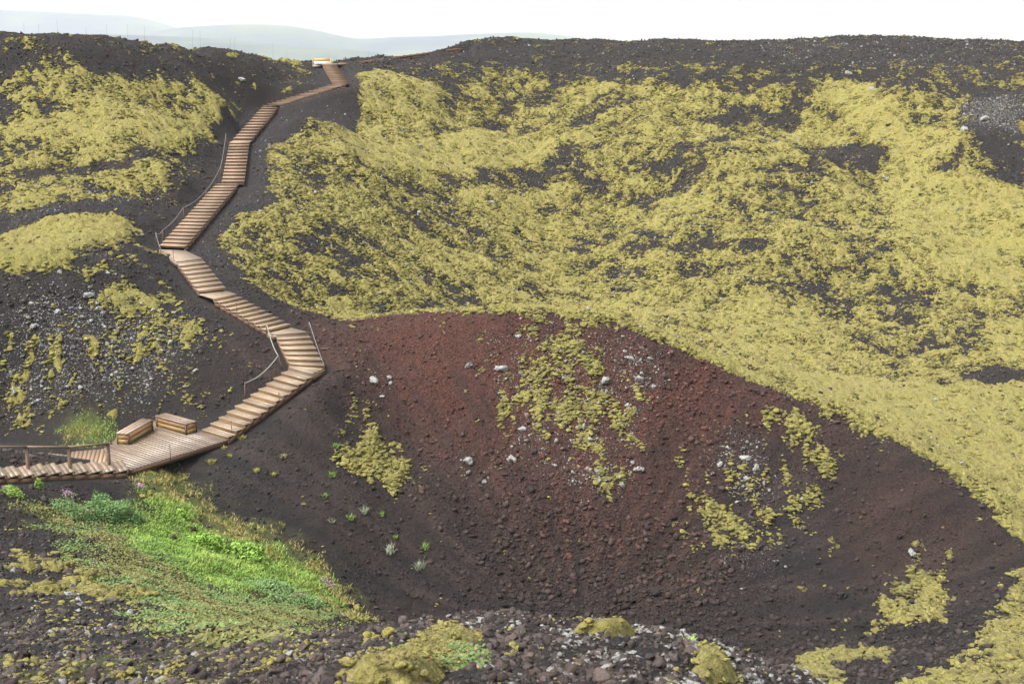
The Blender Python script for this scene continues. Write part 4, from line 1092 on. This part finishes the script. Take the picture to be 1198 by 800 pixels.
# ------------------------------------------------------------------ single rocks
def one_rock(u, v, px, tone, lich, label, group=None, cat='rock', flat=.8, name='rock'):
    p = hit(u, v + px*.3)[0]; p[2] = seat_z(p)
    dist = np.linalg.norm(p); rad = px*dist/F_PX*.50
    vs, fs = random.choice(SH3); vs = vs*np.array([1., .8, flat])*rad
    Rz = rots(1, rng)[0]; vs = vs @ Rz.T
    vs = vs + rad*.05*rng.normal(size=vs.shape)
    tn = np.tile(np.array([*tone, lich]), (len(vs), 1))
    o_ = mesh_np(name, vs, fs, M_STONE, attrs={'tone': tn}); o_.location = Vector(p) + Vector((0, 0, rad*.12))
    return tag(o_, label, cat, group)
DK, BR, RD, GY_, WH = (.018,.016,.016), (.045,.032,.028), (.075,.030,.023), (.09,.087,.083), (.17,.167,.158)
for q in [
 (1091,511,17,DK,.0,'grey black rubble rock standing in the valley moss beyond the crater rim'),
 (1086,523,12,DK,.0,'black boulder perched on the moss right at the crater rim'),
 (1025,486,9,DK,.0,'small black boulder on moss higher along the crater rim'),
 (1061,460,6,DK,.0,'small black stone on the flat valley moss'),
 (1160,506,7,GY_,.9,'pale lichen stone on the flat valley moss near the picture edge'),
 (283,91,9,WH,1.,'lone white boulder on the dark slope below the ridge'),
 (598,537,15,WH,1.,'round white boulder in the middle of the red crater wall'),
 (549,538,19,GY_,1.,'white topped rock ledge beside the round white boulder'),
 (586,426,17,WH,.9,'white rock at the upper edge of the main crater moss patch'),
 (550,423,15,GY_,.5,'grey rock on the bare red slope short of the main moss patch'),
 (437,441,14,WH,.9,'white rock on red scoria near the stairs, bigger of a close pair'),
 (456,441,10,GY_,.9,'grey white rock on red scoria near the stairs, smaller of a close pair'),
 (446,459,9,GY_,.8,'small grey rock below the close pair on the red slope'),
 (492,392,8,BR,.3,'small brown rock high on the bare red slope'),
 (606,391,9,WH,.8,'small white rock just under the crest of the red slope'),
 (707,441,16,GY_,1.,'whitish rock inside the main crater moss patch'),
 (740,417,17,GY_,1.,'larger whitish outcrop past the main moss patch near the crest'),
 (748,438,14,GY_,1.,'whitish outcrop just beneath the larger one past the moss patch'),
 (761,419,9,GY_,.9,'small pale rock next to the larger whitish outcrop'),
 (625,528,11,BR,.1,'dark brown rock on bare red ground under the main moss patch'),
 (611,498,11,WH,.9,'white rock at the lower edge of the main moss patch'),
 (548,553,10,GY_,.6,'grey rock below the white topped ledge'),
 (567,564,9,GY_,.7,'small grey rock lowest under the white topped ledge'),
 (700,552,13,GY_,.8,'pale slanting rock in the trailing end of the main moss patch'),
 (748,548,14,GY_,.7,'grey rock below the lowest side patch of moss'),
 (741,540,11,GY_,.9,'pale rock capping the lowest side patch of moss'),
 (873,531,15,WH,1.,'white lichen outcrop between the two moss streaks on the crater wall'),
 (885,543,12,GY_,1.,'grey white outcrop under the white lichen outcrop'),
 (842,537,11,WH,.9,'white rock left alone before the white lichen outcrop'),
 (901,567,8,WH,1.,'small white rock under the double moss streak'),
 (937,581,8,WH,1.,'white stone in the curved moss streak'),
 (1067,648,15,GY_,1.,'grey lichen rock above the moss tongue near the crater edge'),
 (984,691,17,DK,.2,'dark rock at the foot of a thin pale moss streak'),
 (1051,628,10,DK,.0,'dark red rock on bare scoria above the moss tongue'),
 (1063,597,9,RD,.0,'reddish rock on the bare upper crater edge'),
 (765,690,16,DK,.0,'broad dark slab deep on the crater floor'),
 (740,700,12,DK,.0,'dark rock beside the broad slab on the crater floor'),
 (775,722,13,DK,.0,'black rock lowest on the crater floor'),
 (497,679,11,DK,.0,'black rock on the dark slope below two silvery plants'),
 (224,616,12,DK,.0,'black rock at the edge of dry grass under the deck'),
 (203,627,11,DK,.0,'black rock in bright grass next to the shrub'),
 (331,660,8,DK,.0,'small black rock in grass at the far bank of the hollow'),
 (318,715,19,DK,.1,'wide flat black rock at the end of the green hollow'),
 (354,712,12,BR,.2,'brown rock next to the wide flat black rock'),
 (392,726,15,DK,.1,'black rock pile on rubble past the green hollow'),
 (408,706,12,DK,.0,'black rock beside olive moss at the tip of the hollow'),
 (425,733,14,DK,.0,'black rock at the brink above the crater floor'),
 (95,727,14,DK,.0,'round black rock on the pale rubble slope'),
 (83,693,15,WH,1.,'white lichen rock on the rubble slope'),
 (91,706,17,GY_,1.,'grey white rock just below the white lichen rock'),
 (37,697,17,BR,.2,'rusty brown rock on the rubble slope'),
 (154,747,13,DK,.0,'black rock lower on the rubble slope'),
 (180,724,13,DK,.0,'black rock under the green heath edge'),
 (25,768,34,BR,.25,'big brown lava block in the bottom corner'),
 (62,783,30,BR,.3,'brown lava block next to the big corner block'),
 (108,790,30,BR,.2,'rough brown lava block at the bottom edge'),
 (10,793,32,BR,.3,'brown lava block cut by the picture corner'),
 (509,734,24,BR,.25,'brown slab on the crest of the ledge above the moss hump'),
 (524,733,12,GY_,.8,'pale rock beside the brown slab on the ledge crest'),
 (561,749,14,GY_,.7,'grey white rock at the end of the long moss hump'),
 (563,779,15,DK,.0,'dark rock among red green leaves'),
 (490,794,26,DK,.1,'black rock at the bottom edge among leaves'),
 (585,788,34,BR,.15,'tall brown rock at the bottom edge next to the leaves'),
 (470,758,26,DK,.2,'dark rough rock behind the long moss hump'),
 (420,745,20,BR,.1,'brown rock on the ledge before the little moss hump'),
 (640,772,24,DK,.4,'dark rock with pale spots on the ledge'),
 (720,770,22,GY_,.6,'grey rock at the middle of the right rubble ledge'),
 (788,784,22,GY_,.7,'grey lichen rock before the double moss hump'),
 (812,752,24,GY_,.5,'smooth grey brown rock at the end of the ledge crest'),
 (880,795,32,GY_,.5,'smooth grey rock at the outer foot of the ledge'),
 (770,745,14,DK,.3,'dark rock on the ledge crest beside bright green sprigs'),
 (228,434,9,WH,1.,'white stone on the dark slope above the benches'),
 (217,450,6,WH,1.,'smaller white stone on the dark slope above the benches'),
 (68,360,15,WH,1.,'white lichen outcrop on the mound'),
 (38,380,11,WH,1.,'white lichen rock lower on the mound'),
 (103,341,17,GY_,.9,'grey rock on the crest of the mound'),
 (126,313,7,GY_,.8,'grey stone on the mound crest, one of two'),
 (135,315,6,WH,.8,'whiter stone on the mound crest, one of two'),
 (117,357,11,GY_,.8,'grey rock under the small bright moss tuft on the mound'),
 (166,273,6,WH,.8,'white stone beside the flat yellow moss field'),
 (70,313,9,GY_,.8,'grey rock at the lower lip of the flat yellow moss field'),
 (571,268,12,WH,1.,'white rock on the hillside moss, largest white spot there'),
 (570,291,8,WH,1.,'white rock below the largest white spot on the hillside'),
 (653,276,13,DK,.1,'dark rock in the hillside moss level with the white rock'),
 (560,260,9,DK,.0,'dark rock just above the largest white spot on the hillside'),
 (576,244,9,WH,1.,'white stone at the foot of the long bare gravel streak'),
 (438,237,9,WH,1.,'white stone in hillside moss near the stairs'),
 (908,156,14,GY_,.9,'grey outcrop at the edge of the hillside knoll'),
 (1038,194,11,WH,.9,'whitish rock under the bare knoll on the hillside'),
 (1078,221,10,DK,.0,'dark rock on smooth moss below the knoll'),
 (1041,141,11,DK,.0,'dark rock in moss above the knoll'),
 (1021,101,10,WH,.9,'white rock on the upper hillside moss edge'),
 (992,82,12,WH,.8,'white rock where moss reaches highest on the hillside'),
 (720,228,9,DK,.0,'dark rock on the open hillside moss'),
 (1150,145,14,GY_,1.,'pale outcrop on the bare scree of the far hillside'),
 (1128,157,12,GY_,1.,'pale outcrop at the lower end of the far scree'),
 ]: one_rock(*q)

# ------------------------------------------------------------------ plants
def blades(name, pos, h, w, col, lean, mat_, seed=3):
    r = np.random.default_rng(seed); n = len(pos)
    a = r.uniform(0, 2*PI, n); sd = np.stack([np.cos(a), np.sin(a), 0*a], -1)*w[:, None]
    b = r.uniform(0, 2*PI, n); ln = np.stack([np.cos(b), np.sin(b), 0*b], -1)*(lean*h)[:, None]
    z1 = np.stack([0*h, 0*h, h], -1)
    v = np.stack([pos-sd, pos+sd, pos+ln*.35+z1*.55+sd*.7, pos+ln*.35+z1*.55-sd*.7, pos+ln+z1*.95], 1)
    i0 = np.arange(n)*5
    q = np.stack([i0, i0+1, i0+2, i0+3], -1); t = np.stack([i0+3, i0+2, i0+4], -1)
    return mesh_np(name, v.reshape(-1, 3), [q, t], mat_, attrs={'tone': np.repeat(np.concatenate([col, np.ones((n, 1))], 1), 5, axis=0)})
def leaves(name, pos, size, col, mat_, parent=None, flat=.5, seed=4, org=None):
    r = np.random.default_rng(seed); n = len(pos)
    a = r.uniform(0, 2*PI, n); u = np.stack([np.cos(a), np.sin(a), r.normal(0, flat, n)], -1); u /= np.linalg.norm(u, axis=1)[:, None]
    nz = np.stack([r.normal(0, flat, n), r.normal(0, flat, n), np.ones(n)], -1); w = np.cross(nz, u); w /= np.linalg.norm(w, axis=1)[:, None]
    u = u*size[:, None]; w = w*size[:, None]*.55
    p = pos if org is None else pos-np.asarray(org)
    v = np.stack([p-u, p-u*.1+w, p+u, p-u*.1-w], 1)
    return mesh_np(name, v.reshape(-1, 3), np.arange(n*4).reshape(n, 4), mat_, parent, attrs={'tone': np.repeat(np.concatenate([col, np.ones((n, 1))], 1), 4, axis=0)})
def tones(n, a, b, r, p=1.):
    t = r.uniform(0, 1, (n, 1))**p; j = r.uniform(.85, 1.15, (n, 1)); return (np.array(a)*(1-t)+np.array(b)*t)*j
def in_zone(R_, n, r, box=(-20, -3, 26, 49)):
    x = r.uniform(box[0], box[1], n); y = r.uniform(box[2], box[3], n)
    k = r.uniform(0, 1, n) < R_(x, y)*1.05 - .04
    return x[k], y[k]
r = np.random.default_rng(77)
x_, y_ = in_zone(GR, 620000, r); n = len(x_); print('grass blades', n)
k = fbm(x_, y_, 1.3, 3, 70)
hh = (.05 + .06*r.uniform(0, 1, n))*(1+.5*k)
g = blades('grass', np.stack([x_, y_, ground_z(x_, y_)-.02], -1), hh, np.full(n, .013), np.where((k+r.normal(0,.25,n) > .15)[:, None], tones(n, (.17,.26,.045), (.28,.38,.09), r), tones(n, (.11,.21,.03), (.21,.33,.06), r)), .9, M_LEAF)
tag(g, 'bright green grass filling the hollow and the strip behind the bench', 'grass', kind='stuff')
x_, y_ = in_zone(DRY, 520000, r); kk = (fbm(x_, y_, .7, 3, 71) + r.normal(0, .12, len(x_))) > .05; x_, y_ = x_[kk], y_[kk]; n = len(x_)
g = blades('dry_grass', np.stack([x_, y_, ground_z(x_, y_)-.02], -1), .05+.10*r.uniform(0, 1, n), np.full(n, .012), np.where(r.uniform(0, 1, (n, 1)) < .62, tones(n, (.22,.17,.05), (.38,.31,.12), r), tones(n, (.12,.15,.03), (.22,.24,.06), r)), .8, M_LEAF, 5)
tag(g, 'straw coloured dry grass along the far bank of the green hollow', 'dry grass', kind='stuff')
x_, y_ = in_zone(HEATH, 420000, r, (-20, -2, 12, 42)); kk = (fbm(x_, y_, 1.1, 3, 72) + r.normal(0, .25, len(x_))) > -.6; x_, y_ = x_[kk], y_[kk]; n = len(x_); print('heath', n)
pt = fbm(x_, y_, 1.6, 3, 73)
colr = np.where((pt + r.normal(0, .22, n) + .9*GR(x_, y_) > .16)[:, None], tones(n, (.06,.10,.025), (.14,.195,.06), r), tones(n, (.07,.074,.019), (.165,.16,.05), r))
g = leaves('heath_plants', np.stack([x_, y_, ground_z(x_, y_)+.02+.06*r.uniform(0, 1, n)], -1), .028+.018*r.uniform(0, 1, n), colr, M_LEAF)
tag(g, 'low blue green and olive heath plants covering the bank before the green hollow', 'ground cover', kind='stuff')
def shrub(u, v, wpx, hgt, nleaf, c0, c1, label, name='shrub', cat='shrub', lf=.03, depth=.7):
    p = hit(u, v)[0]; p[2] = seat_z(p); rx = wpx*np.linalg.norm(p)/F_PX/2
    root = empty(name, p, label, cat)
    r_ = np.random.default_rng(int(u*7+v)); q = r_.normal(size=(nleaf, 3)); q /= np.linalg.norm(q, axis=1)[:, None]; q[:, 2] = np.abs(q[:, 2])
    q *= (r_.uniform(.35, 1, nleaf)**.5)[:, None]
    lum = 1 + .35*gnoise(q[:, 0]*2.2+u, q[:, 1]*2.2+v, 8)
    pos = np.stack([p[0]+q[:, 0]*rx*lum, p[1]+q[:, 1]*rx*depth*lum, 0*lum], -1)
    pos[:, 2] = ground_z(pos[:, 0], pos[:, 1]) + q[:, 2]*hgt*lum
    leaves('foliage', pos, lf*(.7+.6*r_.uniform(0, 1, nleaf)), tones(nleaf, c0, c1, r_), M_LEAF, root, .6, 9, p)
    mb = MB(p)
    for k in range(14):
        a = r_.uniform(0, 2*PI); e = np.array([math.cos(a)*rx*.7, math.sin(a)*rx*depth*.7, hgt*.6*r_.uniform(.5, 1)])
        mb.tube([p+e*.02, p+e*.5+[0,0,hgt*.12], p+e], .008, 5)
    mb.build('stems', M_DARKW, root)
    return root
shrub(133,606,62,.55,6500,(.05,.12,.03),(.16,.26,.085),'rounded blue green willow shrub just below the deck')
shrub(335,700,88,.28,5000,(.07,.14,.04),(.19,.28,.10),'flat blue green shrub at the end of the bright grass')
shrub(90,598,60,.25,3500,(.06,.12,.035),(.17,.25,.085),'low sprawling shrub joining the rounded willow shrub')
shrub(246,641,42,.42,2600,(.13,.25,.03),(.25,.38,.07),'bright green leafy herb in the grass, darker of a pair','leafy_herb','plant',.045)
shrub(292,654,44,.38,2600,(.15,.28,.04),(.29,.42,.08),'yellow green leafy herb in the grass, paler of a pair','leafy_herb','plant',.045)
shrub(216,609,14,.3,600,(.15,.28,.04),(.29,.42,.08),'small bright herb beside the black rock in dry grass','leafy_herb','plant',.04)
shrub(15,577,22,.22,1300,(.17,.28,.05),(.30,.42,.10),'bright green cushion plant near the pale plate','cushion_plant','plant',.03)
shrub(46,571,9,.3,500,(.10,.20,.03),(.2,.32,.06),'small upright green plant under the railing','leafy_herb','plant',.035)
for u, v, w_, n_, lb in [(80,579,12,120,'pink flowers by the railing foot'),(165,573,8,90,'purple flowers at the deck corner'),(384,684,16,130,'pink flowers where the dry grass meets the dark slope'),(5,575,5,40,'tiny pink flowers at the picture edge under the stepped path')]:
    p = hit(u, v)[0]; p[2] = seat_z(p); rx = w_*np.linalg.norm(p)/F_PX/2; r_ = np.random.default_rng(int(u))
    root = empty('flower_clump', p, lb, 'flowers', 'pink flower clumps')
    xx, yy = p[0]+r_.normal(0, rx*.5, n_), p[1]+r_.normal(0, rx*.5, n_); zz = ground_z(xx, yy)
    leaves('blossoms', np.stack([xx, yy, zz+.10+.08*r_.uniform(0, 1, n_)], -1), np.full(n_, .022), tones(n_, (.34,.12,.30), (.5,.28,.46), r_), M_LEAF, root, .7, 3, p)
    leaves('foliage', np.stack([np.repeat(xx, 3)+r_.normal(0,.04,n_*3), np.repeat(yy, 3)+r_.normal(0,.04,n_*3), np.repeat(zz, 3)+.07*r_.uniform(0, 1, n_*3)], -1), np.full(n_*3, .03), tones(n_*3, (.07,.13,.03), (.16,.22,.06), r_), M_LEAF, root, .7, 4, p)
def tuft(u, v, px, c0, c1, label, group):
    p = hit(u, v)[0]; p[2] = seat_z(p); rx = px*np.linalg.norm(p)/F_PX/2; r_ = np.random.default_rng(int(u*3+v)); n_ = 90
    a, d = r_.uniform(0, 2*PI, n_), rx*r_.uniform(0, 1, n_)**.7
    pos = np.stack([d*np.cos(a), d*np.sin(a), 0*a], -1)
    o_ = blades('plant_tuft', pos-[0,0,.03], (.6+.8*r_.uniform(0, 1, n_))*rx*1.3, np.full(n_, .010), tones(n_, c0, c1, r_), .8, M_LEAF, 6)
    o_.location = p; tag(o_, label, 'plant', group)
for u, v, px in [(283,514,7),(248,542,8),(262,527,5),(300,552,6),(268,534,5),(331,535,6),(320,555,5)]:
    tuft(u, v, px, (.20,.20,.04), (.36,.34,.10), 'small yellowish tuft on the dark gravel right in front of the bench deck', 'tufts on the gravel before the deck')
for u, v, px in [(388,557,8),(410,606,8),(392,523,8),(497,640,9),(446,600,7),(380,580,6),(462,628,5)]:
    tuft(u, v, px, (.10,.17,.03), (.20,.30,.07), 'small fresh green tuft on the dark slope below the olive moss patch', 'tufts on the dark slope')
for u, v, px in [(455,644,13),(490,662,12),(426,598,10),(388,610,6)]:
    tuft(u, v, px, (.16,.18,.12), (.30,.33,.23), 'silvery plant on the dark slope above the brink', 'silvery plants on the dark slope')
for u, v, px, lb in [(805,755,12,'bright sprig on the ledge crest nearer the middle'),(826,761,14,'red tipped green sprig on the ledge crest'),(793,762,9,'small bright sprig under the ledge crest')]:
    tuft(u, v, px, (.13,.24,.03), (.26,.40,.06), lb, 'sprigs on the ledge')
# leaves of the creeping plants on the ledge
poly = poly_w([(425,785),(470,770),(520,760),(560,768),(575,790),(560,800),(410,800)])
n = 26000; x_, y_ = r.uniform(poly[:, 0].min(), poly[:, 0].max(), n), r.uniform(poly[:, 1].min(), poly[:, 1].max(), n)
rs = near(); rs.a[rs.inside(poly)] = 1; rs.blur(2, 2)
kk = (rs(x_, y_) + .55*fbm(x_, y_, .35, 3, 75) + .25*r.normal(0, 1, n)) > .9; x_, y_ = x_[kk], y_[kk]; n = len(x_); print('ledge leaves', n)
g = leaves('creeping_leaves', np.stack([x_, y_, ground_z(x_, y_)+.035+.05*r.uniform(0, 1, n)], -1), .007+.006*r.uniform(0, 1, n), np.where(r.uniform(0, 1, (n, 1)) < .9, tones(n, (.065,.10,.028), (.14,.185,.06), r), tones(n, (.24,.10,.04), (.45,.2,.08), r)), M_LEAF)
tag(g, 'small fresh green and reddish leaves creeping over the moss on the ledge', 'ground cover', kind='stuff')

# ------------------------------------------------------------------ lowland, mountains, sky, haze
mL, ntL, bL = mat('lowland'); N = NT(ntL); c = N.coord()
N.l(N.mix(N.ramp(N.noise(c, .02, 4), .35, .65), (.06,.075,.035), (.13,.14,.06)), bL.inputs['Base Color']); bL.inputs['Roughness'].default_value = 1
gx_, gy_ = np.meshgrid(np.linspace(-5300, 5300, 160), np.linspace(-55, 7700, 160)); zz = -34 + 2*fbm(gx_, gy_, 300, 3, 90)
ii = np.arange(160*160).reshape(160, 160); fq = np.stack([ii[:-1,:-1], ii[:-1,1:], ii[1:,1:], ii[1:,:-1]], -1).reshape(-1, 4)
tag(mesh_np('lowland', np.stack([gx_, gy_, zz], -1).reshape(-1, 3), fq, mL, smooth=True), 'flat lowland plain far below the crater hills', 'plain', kind='structure')
mM, ntM, bM = mat('far_mountains'); N = NT(ntM); c = N.coord()
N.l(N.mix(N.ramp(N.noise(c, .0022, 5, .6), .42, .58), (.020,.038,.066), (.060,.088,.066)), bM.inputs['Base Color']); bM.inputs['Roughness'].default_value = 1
for Yd, prof, half, lb in ((4600, [(-340,30),(-300,16),(-100,10),(0,12),(40,13),(100,17),(150,18),(180,24),(195,30),(240,42),(300,66)], 700, 'flat topped hazy mountain, highest on the skyline'),
                       (3700, [(90,80),(150,48),(200,33),(240,31),(270,29),(320,29),(350,32),(380,38),(410,45.5),(430,46.5),(450,44),(500,43),(560,40),(620,38),(660,42),(720,52),(800,75)], 650, 'pale hazy mountain range behind the ridge notch'),
                       (2500, [(-340,62),(-200,44),(0,40),(150,41),(250,45),(330,53),(400,59),(430,61),(460,66),(520,85)], 500, 'low bluish hill in front of the hazy mountains')):
    us = np.linspace(prof[0][0], prof[-1][0], 160); vs_ = np.interp(us, [p[0] for p in prof], [p[1] for p in prof])
    vs_ = np.convolve(np.pad(vs_, 4, mode='edge'), np.ones(9)/9, 'valid')
    top = at(us, vs_, 1.)if False else np.array([at(a, b, Yd) for a, b in zip(us, vs_)])
    tt = np.linspace(-1, 1, 41); V = []
    for t in tt:
        f = (1-abs(t))**.8 if t < 0 else (1-abs(t))
        yy = top[:, 1] + t*half; xx = top[:, 0]*(yy/Yd)
        h = -36 + (top[:, 2]+36)*f; h = h + (26*fbm(xx, yy, 420, 4, 91))*(f*(1-f)*3)
        V.append(np.stack([xx, yy, h], -1))
    V = np.array(V); ii = np.arange(41*160).reshape(41, 160); fq = np.stack([ii[:-1,:-1], ii[:-1,1:], ii[1:,1:], ii[1:,:-1]], -1).reshape(-1, 4)
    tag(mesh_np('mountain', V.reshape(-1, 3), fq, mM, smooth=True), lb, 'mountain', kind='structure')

world = bpy.data.worlds.new('World'); scene.world = world; world.use_nodes = True
wn = world.node_tree; bg = wn.nodes['Background']
SUN_EL, SUN_AZ = 58, 236               # azimuth clockwise from the view direction (+Y)
sky = wn.nodes.new('ShaderNodeTexSky'); sky.sky_type = 'NISHITA'; sky.sun_disc = False
sky.sun_elevation = math.radians(SUN_EL); sky.sun_rotation = math.radians(SUN_AZ)
sky.air_density = 1.0; sky.dust_density = 6.0; sky.ozone_density = 1.0
hs = wn.nodes.new('ShaderNodeHueSaturation'); hs.inputs['Saturation'].default_value = .18
wn.links.new(sky.outputs[0], hs.inputs['Color']); wn.links.new(hs.outputs[0], bg.inputs['Color']); bg.inputs['Strength'].default_value = .15
sd = bpy.data.lights.new('sun', 'SUN'); sd.energy = 1.0; sd.angle = math.radians(11); sd.color = (1, .965, .92)
so = bpy.data.objects.new('sun', sd); COL.objects.link(so)
az, el = math.radians(SUN_AZ), math.radians(SUN_EL)
dirv = Vector((math.sin(az)*math.cos(el), math.cos(az)*math.cos(el), math.sin(el)))
so.rotation_euler = dirv.to_track_quat('Z', 'Y').to_euler(); so.location = (0, -20, 60)

mH = bpy.data.materials.new('haze'); mH.use_nodes = True; nh = mH.node_tree; nh.nodes.clear()
ou = nh.nodes.new('ShaderNodeOutputMaterial'); pv = nh.nodes.new('ShaderNodeVolumePrincipled')
pv.inputs['Color'].default_value = (.94, .965, 1, 1); pv.inputs['Density'].default_value = .00014; pv.inputs['Anisotropy'].default_value = .1
nh.links.new(pv.outputs[0], ou.inputs['Volume'])
hv = np.array([(a, b, c_) for a in (-5400, 5400) for b in (-70, 7800) for c_ in (-62, 262)], float)
hf = np.array([(0,1,3,2),(4,6,7,5),(0,4,5,1),(2,3,7,6),(0,2,6,4),(1,5,7,3)])
tag(mesh_np('haze', hv, hf, mH), 'thin pale haze over the whole landscape', 'haze', kind='stuff')

scene.view_settings.view_transform = 'Standard'; scene.view_settings.look = 'None'
scene.view_settings.exposure = 1.5; scene.view_settings.gamma = 1
scene.render.engine = 'CYCLES'
scene.cycles.use_denoising = True; scene.cycles.denoiser = 'OPENIMAGEDENOISE'; scene.cycles.denoising_input_passes = 'RGB_ALBEDO_NORMAL'; scene.cycles.denoising_prefilter = 'NONE'
scene.cycles.use_adaptive_sampling = False; scene.cycles.max_bounces = 6; scene.cycles.diffuse_bounces = 3; scene.cycles.volume_bounces = 2; scene.cycles.glossy_bounces = 2
